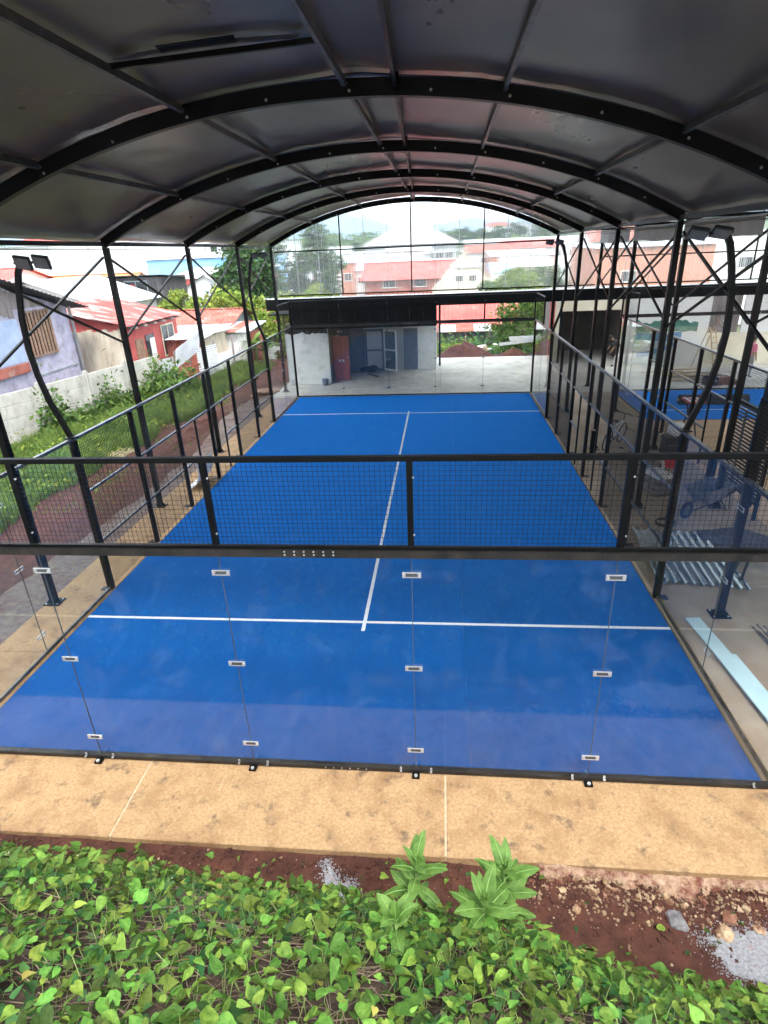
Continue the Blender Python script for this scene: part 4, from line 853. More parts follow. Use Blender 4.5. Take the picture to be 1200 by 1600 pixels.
for i, (xx, yy, w, h, rm, wm, lab) in enumerate([(-9.2, 88, 5, 3.4, 'zinc', 'white_wall', 'low white house with tin roof left of the wide red hall'), (12.5, 84, 6, 3.2, 'zinc', 'cream_wall', 'low cream house with tin roof behind the round tree'),
        (-4.5, 104, 7, 5.2, 'grey_roof', 'offwhite_wall', 'grey roofed house just below the white storeyed block'), (9.5, 108, 8, 5.0, 'rust_roof', 'white_wall', 'rust roofed white house beyond the orange shop row'),
        (16.5, 112, 9, 5.4, 'red_roof_plain', 'white_wall', 'red roofed white house right of the orange shop row'), (-17.5, 100, 7, 5.6, 'pale_teal_roof', 'white_wall', 'teal roofed white house behind the left gable tree')]):
    gable_house('town_house', lab, xx, yy, w, 7, -2.5, h, h+1.1, 'x', wm, rm, 0.4, [('f', -1.2, h-1.3, 1.0, 0.8), ('f', 1.2, h-1.3, 1.0, 0.8)], group='low houses of the town', corr=False)
# small far houses on the slopes
rr = random.Random(5); walls = ['white_wall', 'cream_wall', 'offwhite_wall', 'grey_wall']; roofs = ['red_roof_plain', 'grey_roof', 'zinc', 'rust_roof', 'pale_teal_roof']
kinds = {'red_roof_plain': 'bright red', 'grey_roof': 'grey', 'zinc': 'tin', 'rust_roof': 'rust brown', 'pale_teal_roof': 'pale teal'}
for i in range(26):
    a = rr.uniform(-0.78, 0.36); r = rr.uniform(135, 330); xx, yy = 1.3+r*math.sin(a), -5+r*math.cos(a); z = gz(xx, yy)
    rm = rr.choice(roofs); w = rr.uniform(7, 14); h = rr.uniform(2.8, 5)
    gable_house('hillside_house', 'small distant house with %s roof on the green slope' % kinds[rm], xx, yy, w, rr.uniform(7, 10), z-0.5, z+h, z+h+rr.uniform(1.0, 2.0), rr.choice('xy'), rr.choice(walls), rm, 0.4,
                [('f', -w*0.22, z+h*0.55, 1.2, 1.0), ('f', w*0.22, z+h*0.55, 1.2, 1.0)], group='distant hillside houses, %s roofs' % kinds[rm], corr=False)

# ================================================================== TREES AND PLANTS
def quads_mesh(name, m, C, S, nrm=None, aspect=1.6, fold=True):
    """many leaf faces: centres C (n,3), sizes S (n,)"""
    n = len(C); d = RNG.normal(size=(n, 3)) if nrm is None else nrm + 0.6*RNG.normal(size=(n, 3)); d /= np.linalg.norm(d, axis=1)[:, None]
    t = RNG.normal(size=(n, 3)); t -= (t*d).sum(1)[:, None]*d; t /= np.linalg.norm(t, axis=1)[:, None]; w = np.cross(d, t)
    S = S[:, None]; a = C - t*S*aspect/2; c = C + t*S*aspect/2; m1 = C + w*S*0.42 + d*S*0.12; m2 = C - w*S*0.42 + d*S*0.12
    V = np.stack([a, m1, c, m2], 1).reshape(-1, 3); F = np.arange(4*n).reshape(n, 4)
    me = bpy.data.meshes.new(name); me.from_pydata(V.tolist(), [], [(q[0], q[1], q[2]) for q in F.tolist()] + [(q[0], q[2], q[3]) for q in F.tolist()])
    me.materials.append(MATS[m]); return me
def tree(name, label, x, y, z0, h, rx, rz, m, n=2600, leaf=0.22, clumps=34, group='trees', trunk_h=None, cat='tree'):
    t = thing(name, label, cat, (x, y, z0), group); cz = z0+h-rz
    b = MB(); tr = 0.035*h; top = Vector((x+0.1, y, cz+rz*0.3))
    b.tube([(x, y, z0-0.1), (x+0.05, y, z0+h*0.25), top], [tr, tr*0.75, tr*0.3], 8)
    cl = []
    for i in range(clumps):
        v = RNG.normal(size=3); v /= np.linalg.norm(v); q = RNG.uniform(0.45, 1.0)
        c = np.array([x+v[0]*rx*q, y+v[1]*rx*q, cz+v[2]*rz*q]); cl.append((c, RNG.uniform(0.22, 0.42)*min(rx, rz)))
        if i % 4 == 0: b.tube([(x+0.05, y, z0+h*RNG.uniform(0.25, 0.5)), tuple((np.array([x, y, cz])+c)/2), tuple(c)], [tr*0.4, tr*0.25, tr*0.08], 5)
    b.build('trunk', 'bark', t, smooth=True)
    P = []
    for c, r in cl:
        k = n//clumps; v = RNG.normal(size=(k, 3)); v /= np.linalg.norm(v, axis=1)[:, None]; P.append(c + v*(r*RNG.uniform(0.5, 1.12, size=(k, 1)))*np.array([1.15, 1.15, 0.8]))
    P = np.concatenate(P); S = leaf*RNG.uniform(0.6, 1.3, len(P))
    me = quads_mesh('crown', m, P - np.array(ORG[t]), S); link('crown', me, t, loc=ORG[t]); return t
tree('broadleaf_tree', 'big dark green tree left of the gable screen, behind the far floodlight', -15.8, 50, -2.4, 10.2, 3.6, 4.4, 'foliage_dark', 7000, 0.30, 60)
tree('broadleaf_tree', 'dark green tree seen through the left end of the gable screen', -10.6, 52, -2.4, 10.5, 2.6, 4.6, 'foliage_dark', 4500, 0.30, 44)
tree('broadleaf_tree', 'bright yellow-green bush behind the low edge of the gable screen, left end', -8.6, 44, -2.2, 5.9, 1.9, 2.3, 'foliage_light', 3000, 0.22, 34)
tree('broadleaf_tree', 'sunlit yellow-green tree rising behind the tin sheds', -13.6, 38.5, -2.0, 5.6, 2.6, 2.4, 'foliage_light', 4200, 0.20, 44)
tree('broadleaf_tree', 'green tree beside the store room corner, under the lean-to roof end', -9.6, 36.0, -1.5, 5.1, 1.8, 2.3, 'foliage_light', 3600, 0.18, 40)
tree('broadleaf_tree', 'yellow-green bushy tree in front of the red warehouse', -19.8, 44, -2.4, 5.9, 2.3, 1.8, 'foliage_light', 3200, 0.22, 36)
tree('broadleaf_tree', 'leafy mid-green tree between the shacks and the small white cottage', -17.2, 47.5, -2.4, 5.8, 2.6, 2.0, 'foliage_mid', 3400, 0.22, 36)
tree('broadleaf_tree', 'dense green tree right of the red shed, behind the court end', 6.9, 38.5, -2.1, 5.4, 2.2, 2.6, 'foliage_mid', 5200, 0.17, 50)
tree('broadleaf_tree', 'small dark bush tree at the right foot of the dense tree behind the court', 8.7, 41, -2.3, 5.2, 1.6, 2.4, 'foliage_light', 3000, 0.18, 34)
tree('broadleaf_tree', 'round yellow-green tree in front of the orange shop row', 9.8, 68, -2.5, 6.0, 3.2, 2.3, 'foliage_light', 3600, 0.30, 36)
tree('broadleaf_tree', 'darker small tree beside the sky blue kiosk', 6.9, 64, -2.5, 5.2, 1.6, 2.0, 'foliage_mid', 1800, 0.25, 24)
tree('broadleaf_tree', 'pale bushy tree at the right end of the orange shop row', 13.6, 72, -2.5, 5.8, 2.4, 2.2, 'foliage_mid', 2400, 0.28, 28)
for i, (xx, yy, h) in enumerate([(4, 175, 17), (9, 185, 18.5), (15, 190, 16.5), (22, 185, 18), (30, 190, 19), (38, 180, 17), (46, 185, 18), (-30, 170, 15), (-42, 175, 16), (-56, 170, 16), (-70, 178, 17)]):
    tree('skyline_tree', 'rounded tree standing on the distant skyline ridge', xx, yy+60, gz(xx, yy+60)-0.5, h*0.42, 4.0, 2.6, 'foliage_dark', 1000, 0.8, 20, group='distant skyline trees')
# far woodland on the hills as one mass
P = []
for i in range(5200):
    a = rr.uniform(-0.85, 0.5); r = rr.uniform(120, 480); xx, yy = 1.3+r*math.sin(a), -5+r*math.cos(a)
    if fbm(xx, yy, 0.02, 12) > -0.12:
        z = gz(xx, yy)
        for k in range(5): P.append((xx+rr.gauss(0, 1.6), yy+rr.gauss(0, 1.6), z+abs(rr.gauss(1.6, 1.3))))
o = link('far_woodland', quads_mesh('far_woodland', 'foliage_mid', np.array(P), 1.9*RNG.uniform(0.6, 1.3, len(P)))); tag(o, 'mass of distant trees covering the far slopes', 'woodland', kind='stuff')

# hedge and weeds behind the court end
def scatter_leaves(name, m, label, cat, gen, n, size, nrm=None):
    P = np.array([gen() for _ in range(n)]); o = link(name, quads_mesh(name, m, P, size*RNG.uniform(0.5, 1.4, n), nrm)); return tag(o, label, cat, kind='stuff')
scatter_leaves('hedge', 'foliage_mid', 'rough green hedge behind the red earth mounds', 'hedge', lambda: (rr.uniform(-0.5, 5.2), rr.gauss(36.5, 0.9), -1.4+abs(rr.gauss(0, 0.65))), 3600, 0.17)
scatter_leaves('undergrowth', 'foliage_light', 'bright weeds beside the red earth mounds', 'weeds', lambda: (rr.uniform(0.9, 3.2), rr.gauss(33.0, 0.7), -0.75+abs(rr.gauss(0, 0.5))), 1400, 0.16)
scatter_leaves('creeper', 'foliage_mid', 'creeper climbing over the concrete fence and the bank of weeds', 'creeper', lambda: (lambda u: (np.interp(u, [15.5, 18, 20.3, 22.5], [-13.8, -13.2, -12.7, -12.2])+rr.gauss(0.1, 0.18), u+rr.gauss(0, 0.25), -0.2+abs(rr.gauss(0, 0.30+0.45*max(0, math.sin(u*2.1))))))(rr.uniform(15.2, 23.5)), 3600, 0.13)
scatter_leaves('shrub_mass', 'foliage_mid', 'leafy weeds around the end of the concrete fence', 'weeds', lambda: (rr.gauss(-11.6, 0.5), rr.gauss(22.0, 0.7), -0.2+abs(rr.gauss(0.1, 0.55))), 1500, 0.15)

# grass strip on the left
def grass(name, label, n, region, h, m='grass'):
    V, F = [], []
    for i in range(n):
        x, y = region()
        if fbm(x, y, 0.6, 21) < -0.25: continue
        z = gz(x, y)-0.02; hh = h*rr.uniform(0.4, 1.25)*(0.75+0.6*max(0, fbm(x, y, 0.5, 33)+0.3)); a = rr.uniform(0, 6.28); dx, dy = math.cos(a)*0.012, math.sin(a)*0.012; lx, ly = rr.gauss(0, hh*0.38), rr.gauss(0, hh*0.38)
        k = len(V); V += [(x-dx, y-dy, z), (x+dx, y+dy, z), (x+lx*0.4+dx*0.8, y+ly*0.4+dy*0.8, z+hh*0.65), (x+lx*0.4-dx*0.8, y+ly*0.4-dy*0.8, z+hh*0.65), (x+lx, y+ly, z+hh*0.95)]
        F += [(k, k+1, k+2, k+3), (k+3, k+2, k+4)]
    me = bpy.data.meshes.new(name); me.from_pydata(V, [], F); me.materials.append(MATS[m]); o = link(name, me); return tag(o, label, 'grass', kind='stuff')
def greg():
    while True:
        y = rr.uniform(5.5, 30); xl = np.interp(y, [5, 9, 13.5, 18, 22.5, 30], [-17, -15.6, -14.4, -13.2, -12.3, -10.9])
        xr = np.interp(y, [5, 8.5, 14, 18, 24, 30], [-9.3, -9.7, -9.4, -8.9, -8.9, -8.7])+0.5*fbm(0, y, 0.5, 3)
        x = rr.uniform(xl, xr)
        if rr.random() < 1.0: return x, y
grass('weed_grass', 'long green grass and weeds between the dirt strip and the concrete fence', 60000, greg, 0.40)
scatter_leaves('tall_weeds', 'foliage_light', 'leafy weeds standing up in the long grass beside the fence', 'weeds', lambda: (lambda p: (p[0]+rr.gauss(0, .05), p[1]+rr.gauss(0, .05), gz(*p)+abs(rr.gauss(0.12, 0.20))*(1.0 if fbm(p[0], p[1], 0.8, 51) > 0.0 else 0.35)))(greg()), 9000, 0.085)
grass('sparse_grass', 'sparse tufts at the edge of the red dirt strip', 1500, lambda: (rr.gauss(-8.6, 0.5), rr.uniform(8, 22)), 0.16)

# banana plants near the store room
def big_leaf_mesh(name, m, L_, W, droop, n=10, wav=0.0, fold=0.25):
    b = MB(); P = []
    for i in range(n+1):
        t = i/n; w = W*math.sin(math.pi*min(1, t*0.93+0.07))**0.75*(1-0.15*t); zz = -droop*t*t*L_ + 0.12*L_*t
        for s in (-1, 0, 1): P.append((s*w*(1+wav*math.sin(i*2.7+s)), t*L_*(1-0.15*droop*t), zz + (fold*w if s else 0)+wav*0.12*W*math.sin(i*1.9+s*2)*abs(s)))
    F = []
    for i in range(n):
        a = 3*i; F += [(a, a+1, a+4, a+3), (a+1, a+2, a+5, a+4)]
    b.add(P, F); return b.mesh(name, m, None, True)
M_BAN = big_leaf_mesh('leaf', 'foliage_mid', 1.5, 0.2, 0.55)
for i, (xx, yy, lab) in enumerate([(-9.3, 29.5, 'banana plant with arching leaves, nearest the store room'), (-10.3, 31.2, 'banana plant behind, against the rusty tin shed'), (-8.4, 32.5, 'banana plant furthest back beside the store room')]):
    t = thing('banana_plant', lab, 'plant', (xx, yy, -0.3), 'banana plants')
    MB().tube([(xx, yy, -0.35), (xx+0.05, yy, 0.5), (xx+0.05, yy, 1.0)], [0.11, 0.09, 0.05], 8).build('stem', 'stem_green', t, smooth=True)
    for k in range(11):
        M = Matrix.Translation((xx+0.05, yy, rr.uniform(0.55, 1.0))) @ Matrix.Rotation(k*2.4+rr.uniform(-.3, .3), 4, 'Z') @ Matrix.Rotation(math.radians(rr.uniform(15, 60)), 4, 'X') @ Matrix.Scale(rr.uniform(0.7, 1.05), 4)
        link('leaf', M_BAN, t, M=M)

# ================================================================== EARTH HEAPS, RUBBLE
def mound(name, label, cat, x, y, z0, rx, ry, h, m, seed, n=28, kind=None, group=None):
    b = MB()
    def fn(u, v):
        a = 2*math.pi*u; r = v; px, py = math.cos(a)*r*rx, math.sin(a)*r*ry
        k = 1+0.28*fbm(math.cos(a)*1.3, math.sin(a)*1.3, 1.0, seed); zz = h*(math.cos(min(1, r)*math.pi)*0.5+0.5)**0.8*(1+0.35*fbm(px*2.2, py*2.2, 1, seed+1)) + 0.05*h*fbm(px*9, py*9, 1, seed+2)
        return (x+px*k, y+py*k, z0-0.02+max(0, zz)*(1 if r < 1 else 0))
    b.grid(fn, n*2, n); o = b.build(name, m, smooth=True)
    return tag(o, label, cat, group, kind)
mound('earth_heap', 'larger heap of red earth at the end of the plaza', 'earth heap', 2.6, 30.9, -0.15, 1.9, 1.0, 0.72, 'soil', 3)
mound('earth_heap', 'smaller heap of red earth partly under grey sheets', 'earth heap', 5.4, 30.3, -0.15, 1.2, 0.7, 0.42, 'soil', 8)
mound('earth_heap', 'low ridge of loose red earth along the left dirt strip', 'earth heap', -8.2, 16.5, -0.30, 0.7, 4.5, 0.30, 'soil', 14)
mound('earth_heap', 'dry straw covered earth hump in the grass near the side fence', 'earth heap', -10.0, 13.2, -0.3, 1.0, 1.5, 0.12, 'straw', 15)
t = thing('debris_sheets', 'grey metal sheets and white scraps lying over the small red heap', 'debris', (5.6, 31.2, 0.3))
MB().corr((4.7, 31.0, 0.34), (0, 0.9, 0.04), (2.3, 0.3, 0.18), 0.15, 0.015).build('sheet', 'sheet_grey', t)
MB().corr((5.4, 32.2, 0.45), (0, 1.0, 0.12), (2.6, 0, 0.05), 0.3, 0.015).build('sheet', 'sheet_grey', t)
for i in range(10):
    R = Matrix.Rotation(rr.uniform(0, 3), 3, 'Z') @ Matrix.Rotation(rr.uniform(-0.5, 0.5), 3, 'X'); MB().box((rr.uniform(3.4, 4.8), rr.uniform(30.9, 31.8), rr.uniform(0.1, 0.5)), (rr.uniform(0.2, 0.5), rr.uniform(0.15, 0.3), 0.06), R).build('scrap', rr.choice(['white_sack', 'pale_panel', 'white_wall', 'wood']), t)

def rock_mesh(name, m, seed):
    bm = bmesh.new(); bmesh.ops.create_icosphere(bm, subdivisions=2, radius=1.0); q = random.Random(seed)
    for v in bm.verts: v.co *= 1+0.42*mnoise.noise(v.co*1.5+Vector((seed, 0, 0)))+0.15*mnoise.noise(v.co*4+Vector((0, seed, 0))); v.co.z *= 0.62; v.co.x *= 1.15
    me = bpy.data.meshes.new(name); bm.to_mesh(me); bm.free(); me.materials.append(MATS[m]); return me
ROCK = [rock_mesh('stone', m, i*3+1) for i, m in enumerate(('rubble', 'stone_grey', 'stone_brown'))]
def place_rock(i, x, y, s, label, group=None):
    o = link('stone', ROCK[i], None, M=Matrix.Translation((x, y, gz(x, y)+s*0.12)) @ Matrix.Rotation(rr.uniform(0, 6), 4, 'Z') @ Matrix.Scale(s, 4)); return tag(o, label, 'stone', group)
place_rock(1, 3.55, -1.42, 0.085, 'grey rounded stone in the broken soil beside the white grit')
place_rock(0, 3.95, -1.50, 0.07, 'tan stone at the top edge of the white grit patch')
place_rock(2, 4.05, -1.36, 0.065, 'red-brown stone near the slab edge at the right')
place_rock(0, 4.28, -1.45, 0.05, 'pale stone at the right edge of the broken soil')
place_rock(0, 2.62, -1.38, 0.04, 'small tan stone in the red soil left of the rubble')
# crumbled mortar along the slab foot and grit
b = MB()
def chunk(b, x, y, s, zo=0.0):
    z = gz(x, y)+s*0.25+zo; R = Matrix.Rotation(rr.uniform(0, 3), 3, 'Z') @ Matrix.Rotation(rr.uniform(-.6, .6), 3, 'X'); P = []
    for i in range(8): P.append(Vector((x, y, z)) + R @ Vector(((1 if i & 1 else -1)*s*rr.uniform(.5, 1.1), (1 if i & 2 else -1)*s*rr.uniform(.4, 1), (1 if i & 4 else -1)*s*rr.uniform(.3, .7))))
    b.add(P, [(0, 2, 3, 1), (4, 5, 7, 6), (0, 1, 5, 4), (1, 3, 7, 5), (3, 2, 6, 7), (2, 0, 4, 6)])
for i in range(900):
    x = rr.uniform(1.9, 5.6); y = -1.07-abs(rr.gauss(0, 0.09+0.10*max(0, fbm(x, 0, 1.3, 4)+0.4))); chunk(b, x, y, abs(rr.gauss(0.004, 0.007))+0.003, 0.03 if y > -1.16 else 0)
for i in range(380):
    x = rr.gauss(3.3, 0.7); y = -1.2-abs(rr.gauss(0, 0.14)); chunk(b, x, y, abs(rr.gauss(0.004, 0.009))+0.003)
for i in range(420): chunk(b, rr.uniform(-5, 5.4), rr.uniform(-1.85, -1.08), abs(rr.gauss(0.003, 0.006))+0.003)
bs_ = MB()
for i in range(5200):
    x, y = rr.uniform(-5.2, 5.6), -1.07-abs(rr.gauss(0, 0.40))
    if y > -2.3: chunk(bs_, x, y, abs(rr.gauss(0.004, 0.008))+0.003, -0.002)
tag(bs_.build('soil_clods', 'soil'), 'loose crumbs of red soil below the slab edge', 'soil', kind='stuff')
tag(b.build('rubble', 'rubble'), 'crumbled pale mortar and pebbles along the foot of the slab', 'rubble', kind='stuff')
for (a, c, d_, e) in ((2.3, 5.6, -1.16, 0.055),):
    bb_ = MB(); bb_.grid(lambda u, v: (lerp(a, c, u), lerp(-1.055, d_-0.10*max(-0.4, fbm(u*9, 1, 1, 4)), v), gz(lerp(a, c, u), -1.1)+lerp(0.10, -0.02, v)+0.03*fbm(u*22, v*2, 1, 5)), 70, 6)
    tag(bb_.build('mortar_spill', 'rubble', smooth=True), 'rough spill of tan mortar under the slab edge', 'mortar', kind='stuff')
def patch(name, label, pts, m, seed):
    """thin spread of loose grit following the soil"""
    b = MB(); cx = sum(p[0] for p in pts)/len(pts); cyy = sum(p[1] for p in pts)/len(pts); n = len(pts)
    def fn(u, v):
        f = u*n; i = int(f) % n; t = f-int(f); p = pts[i]; q = pts[(i+1) % n]; x, y = lerp(p[0], q[0], t), lerp(p[1], q[1], t); k = v*(1+0.25*fbm(x*5, y*5, 1, seed))
        x, y = cx+(x-cx)*k, cyy+(y-cyy)*k; return (x, y, gz(x, y)+0.016*(1-v)+0.006*fbm(x*20, y*20, 1, seed)-0.012*(v >= 1)+0.006)
    b.grid(fn, 60, 10); return tag(b.build(name, m, smooth=True), label, 'grit', kind='stuff')
def grains(b, pts, n, spread, q):
    for _ in range(n):
        i = q.randrange(len(pts)); p, c = pts[i], pts[(i+1) % len(pts)]; t = q.random(); k = q.random()**0.5*1.0
        cx = sum(u[0] for u in pts)/len(pts); cyy = sum(u[1] for u in pts)/len(pts)
        x, y = lerp(cx, lerp(p[0], c[0], t), k)+q.gauss(0, spread), lerp(cyy, lerp(p[1], c[1], t), k)+q.gauss(0, spread)
        if y < -1.065: chunk(b, x, y, q.uniform(0.0025, 0.007), 0.004)
GR1 = [(0.02, -1.12), (0.12, -1.10), (0.20, -1.28), (0.42, -1.31), (0.46, -1.38), (0.30, -1.60), (0.22, -1.54), (0.08, -1.30)]
GR2 = [(3.62, -1.52), (3.9, -1.47), (4.3, -1.40), (5.2, -1.42), (5.2, -2.0), (4.2, -2.05), (3.8, -1.85)]
patch('grit_patch', 'streak of white grit spilled on the red soil in the centre', [(lerp(0.2, x, .8), lerp(-1.33, y, .8)) for x, y in GR1], 'sand_white', 2)
patch('grit_patch', 'pale grey grit spread at the lower right below the rubble', [(lerp(4.4, x, .88), lerp(-1.7, y, .88)) for x, y in GR2], 'sand_white', 6)
b = MB(); grains(b, GR1, 1500, 0.035, random.Random(1)); grains(b, GR2, 3200, 0.05, random.Random(2))
tag(b.build('grit_grains', 'sand_white'), 'loose grains scattered round the pale grit on the red soil', 'grit', kind='stuff')

# ================================================================== BANK VEGETATION
def bank_n(x, y):
    e = 0.06; v = Vector((-(gz(x+e, y)-gz(x-e, y))/(2*e), -(gz(x, y+e)-gz(x, y-e))/(2*e), 1)); return v.normalized()
HEART = [(0, 0.06, 0), (-0.20, -0.08, 0.02), (-0.42, 0.04, 0.06), (-0.50, 0.26, 0.09), (-0.40, 0.52, 0.08), (-0.20, 0.78, 0.03), (0, 1.06, -0.05), (0.20, 0.78, 0.03), (0.40, 0.52, 0.08), (0.50, 0.26, 0.09), (0.42, 0.04, 0.06), (0.20, -0.08, 0.02), (0, 0.45, -0.03)]
HF = [(0, 1, 2, 12), (12, 2, 3, 4), (12, 4, 5, 6), (12, 6, 7, 8), (12, 8, 9, 10), (12, 10, 11, 0)]
HF = [tuple(reversed(f)) for f in HF]
def vines(name, m, label, n, size, seed, lift=(0.03, 0.2), thr=-0.2, ymin=-5.0):
    q = random.Random(seed); V, F = [], []; st = MB(); cnt = 0
    while cnt < n:
        x = q.uniform(-6.5, 6.0); y = q.uniform(ymin, -1.15); yy = y-bank_shift(x)
        if yy > -2.02 - 0.10*fbm(x, y, 2.0, 6) and q.random() > 0.02: continue
        if fbm(x, y, 1.3, seed) + 0.35*fbm(x, y, 4.0, seed+2) < thr and yy < -2.35: continue
        nn = bank_n(x, y); base = Vector((x, y, gz(x, y))); up = (nn*0.65+Vector((0, 0.12, 0.75))).normalized()
        p = base + up*q.uniform(*lift)*(0.5 if yy > -2.1 else 1)
        nr = (up + Vector((q.gauss(0, 0.5), q.gauss(0.0, 0.5), 0))).normalized()
        t = Vector((q.gauss(0, 1), q.gauss(-0.1, 1), 0)); t = (t - nr*t.dot(nr)).normalized(); w = t.cross(nr)
        s = size*min(1.7, max(0.4, q.lognormvariate(-0.08, 0.34))); k = len(V); cu = q.uniform(-0.8, 2.6); asp = q.uniform(0.6, 1.1)
        ov = q.random() < 0.3
        for (a, c, z) in HEART:
            if ov: a, c = a*0.72, (c*1.0 if c > 0.1 else c*0.2-0.02)
            V.append(tuple(p + w*(a*s*asp) + t*(c*s) + nr*(z*s*cu - 0.10*s*c*c*q.uniform(0.2, 1.2))))
        F += [tuple(k+i for i in f) for f in HF]; cnt += 1
        if q.random() < 0.3: st.tube([p, p-up*0.05+Vector((q.gauss(0, .02), q.gauss(0, .02), 0)), base+Vector((q.gauss(0, .04), q.gauss(0, .04), -0.01))], 0.0022, 3, cap=False)
    me = bpy.data.meshes.new(name); me.from_pydata(V, [], F); me.materials.append(MATS[m]); me.shade_smooth(); o = link(name, me); tag(o, label, 'vines', kind='stuff')
    return st
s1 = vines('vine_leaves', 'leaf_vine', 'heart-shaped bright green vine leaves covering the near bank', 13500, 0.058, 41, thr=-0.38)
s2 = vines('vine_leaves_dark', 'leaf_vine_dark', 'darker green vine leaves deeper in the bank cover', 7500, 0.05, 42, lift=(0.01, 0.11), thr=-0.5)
s3 = vines('vine_leaves_yellow', 'leaf_yellow', 'scattered yellowing vine leaves on the near bank', 150, 0.05, 43, lift=(0.05, 0.17), thr=-0.3)
s4 = vines('vine_leaves_small', 'leaf_vine', 'tiny young vine leaves among the larger ones', 7500, 0.031, 44, lift=(0.03, 0.2), thr=-0.45)
for s_ in (s2, s3, s4): s1.add(s_.v, s_.f)
tag(s1.build('vine_stalks', 'stem_green'), 'thin green leaf stalks of the bank vines', 'stalks', kind='stuff')
b = MB()
for i in range(3600):
    x = rr.uniform(-5.5, 5.5); y = rr.uniform(-4.8, -1.95); yy = y-bank_shift(x)
    if yy > -2.05: continue
    a = rr.uniform(0, 6.28); L_ = rr.uniform(0.12, 0.5); pts = []; z0 = rr.uniform(0.0, 0.05)
    for k in range(4):
        px, py = x+math.cos(a)*L_*k/3, y+math.sin(a)*L_*k/3*0.7; pts.append((px+rr.gauss(0, .015), py+rr.gauss(0, .015), gz(px, py)+z0+rr.uniform(0, 0.03))); a += rr.gauss(0, 0.8)
    b.tube(pts, rr.uniform(0.0012, 0.0032), 3, cap=False)
tag(b.build('dry_stems', 'stem_dry'), 'tangle of dry brown stems under the vine leaves', 'stems', kind='stuff')
# curled tendrils at the bank edge
b = MB()
for i in range(70):
    x = rr.uniform(-4.6, 3.8); y = bank_shift(x)-rr.uniform(1.98, 2.35); z = gz(x, y); h = rr.uniform(0.08, 0.26); dx, dy = rr.gauss(0, 0.05), rr.uniform(0.02, 0.14)
    b.tube([(x, y, z), (x+dx*0.3, y+dy*0.2, z+h*0.7), (x+dx, y+dy*0.7, z+h), (x+dx*1.6, y+dy*1.2, z+h*0.9), (x+dx*1.8, y+dy*1.4, z+h*0.65)], 0.0025, 4, cap=False)
tag(b.build('tendrils', 'stem_dry'), 'pale curling vine tendrils along the edge of the bank', 'tendrils', kind='stuff')
b = MB()
for i in range(90):
    x = rr.uniform(-4.8, -0.5); y = bank_shift(x)-rr.uniform(2.0, 2.6); p = Vector((x, y, gz(x, y)+rr.uniform(0.12, 0.24)))
    for k in range(5):
        a = 1.257*k; b.add([p, p+Vector((math.cos(a)*.011, math.sin(a)*.011, .004)), p+Vector((math.cos(a+.6)*.016, math.sin(a+.6)*.016, .006)), p+Vector((math.cos(a+1.2)*.011, math.sin(a+1.2)*.011, .004))], [(0, 1, 2, 3)])
tag(b.build('tiny_flowers', 'petal'), 'tiny cream flowers sprinkled on the left part of the bank', 'flowers', kind='stuff')
# broad-leaved weeds
def weed_leaf(name, L_, W, n=20, ser=0.03, droop=0.5, seed=0):
    """obovate leaf on a short stalk, veins pressed in between raised lobes"""
    b = MB(); P = []; q = random.Random(seed)
    for i in range(n+1):
        t = i/n; u = max(0.0, (t-0.10)/0.90); w = W*(2.75*(u**0.85)*max(0.0, 1-u)**0.95)*0.98+0.0026; sr = 1+ser*(1 if i % 2 else -1); zz = 0.30*L_*t-droop*L_*t*t
        for s_ in (-1, -0.66, -0.33, 0, 0.33, 0.66, 1):
            e = abs(s_); rip = 0.035*W*math.sin(t*34-e*5.0)*e*(1-0.3*e)
            P.append((s_*w*(sr if e == 1 else 1), t*L_*(1-0.10*droop*t), zz+0.10*w*e+0.16*w*e*e*math.sin(t*5+seed)+rip+0.05*W*math.sin(t*9+s_*2+seed)*e))
    F = []
    for i in range(n):
        for k in range(6): a = 7*i+k; F.append((a, a+1, a+8, a+7))
    b.add(P, F); return b.mesh(name, 'leaf_weed', None, True)
WL = [weed_leaf('leaf', 0.21, 0.040, 24, 0.05, 0.45, 1), weed_leaf('leaf', 0.18, 0.037, 22, 0.05, 0.75, 2), weed_leaf('leaf', 0.12, 0.023, 18, 0.05, 0.3, 3), weed_leaf('leaf', 0.20, 0.056, 20, 0.01, 0.5, 4)]
M_VEIN = mesh_of(lambda b: b.tube([(0, 0, 0.003), (0, 0.06, 0.016), (0, 0.12, 0.010), (0, 0.20, -0.020)], [0.0035, 0.003, 0.002, 0.0007], 4, cap=False), 'midrib', 'leaf_vein')
def weed(label, x, y, h, n, s0, seed, wide=False, lean=(0, 0.05)):
    q = random.Random(seed); z = gz(x, y); t = thing('broadleaf_weed', label, 'weed', (x, y, z), 'broad-leaved weeds on the bank')
    top = Vector((x+lean[0], y+lean[1], z+h)); MB().tube([(x, y, z-0.03), ((x+top.x)/2, (y+top.y)/2, z+h*0.55), top], [0.008, 0.007, 0.004], 6).build('stem', 'stem_green', t, smooth=True)
    for i in range(n):
        f = 1-(i/n)**1.2*0.62; p = Vector((lerp(x, top.x, f), lerp(y, top.y, f), lerp(z, top.z, f)))
        tilt = 78-62*min(1, i/(n*0.7))+q.uniform(-12, 12)
        M = Matrix.Translation(p) @ Matrix.Rotation(i*2.4+q.uniform(-.4, .4), 4, 'Z') @ Matrix.Rotation(math.radians(tilt), 4, 'X') @ Matrix.Rotation(q.uniform(-.35, .35), 4, 'Y') @ Matrix.Scale(s0*(0.62+0.42*min(1, (i+1)/6))*q.uniform(0.82, 1.15), 4)
        k = 3 if wide else (2 if i < 3 else q.choice((0, 0, 1)))
        l_ = link('leaf', WL[k], t, M=M); o = link('midrib', M_VEIN, l_); o.parent = l_; o.location = (0, 0, 0); o.scale = (1, 1 if k in (0, 3) else 0.86 if k == 1 else 0.6, 1)
    return t
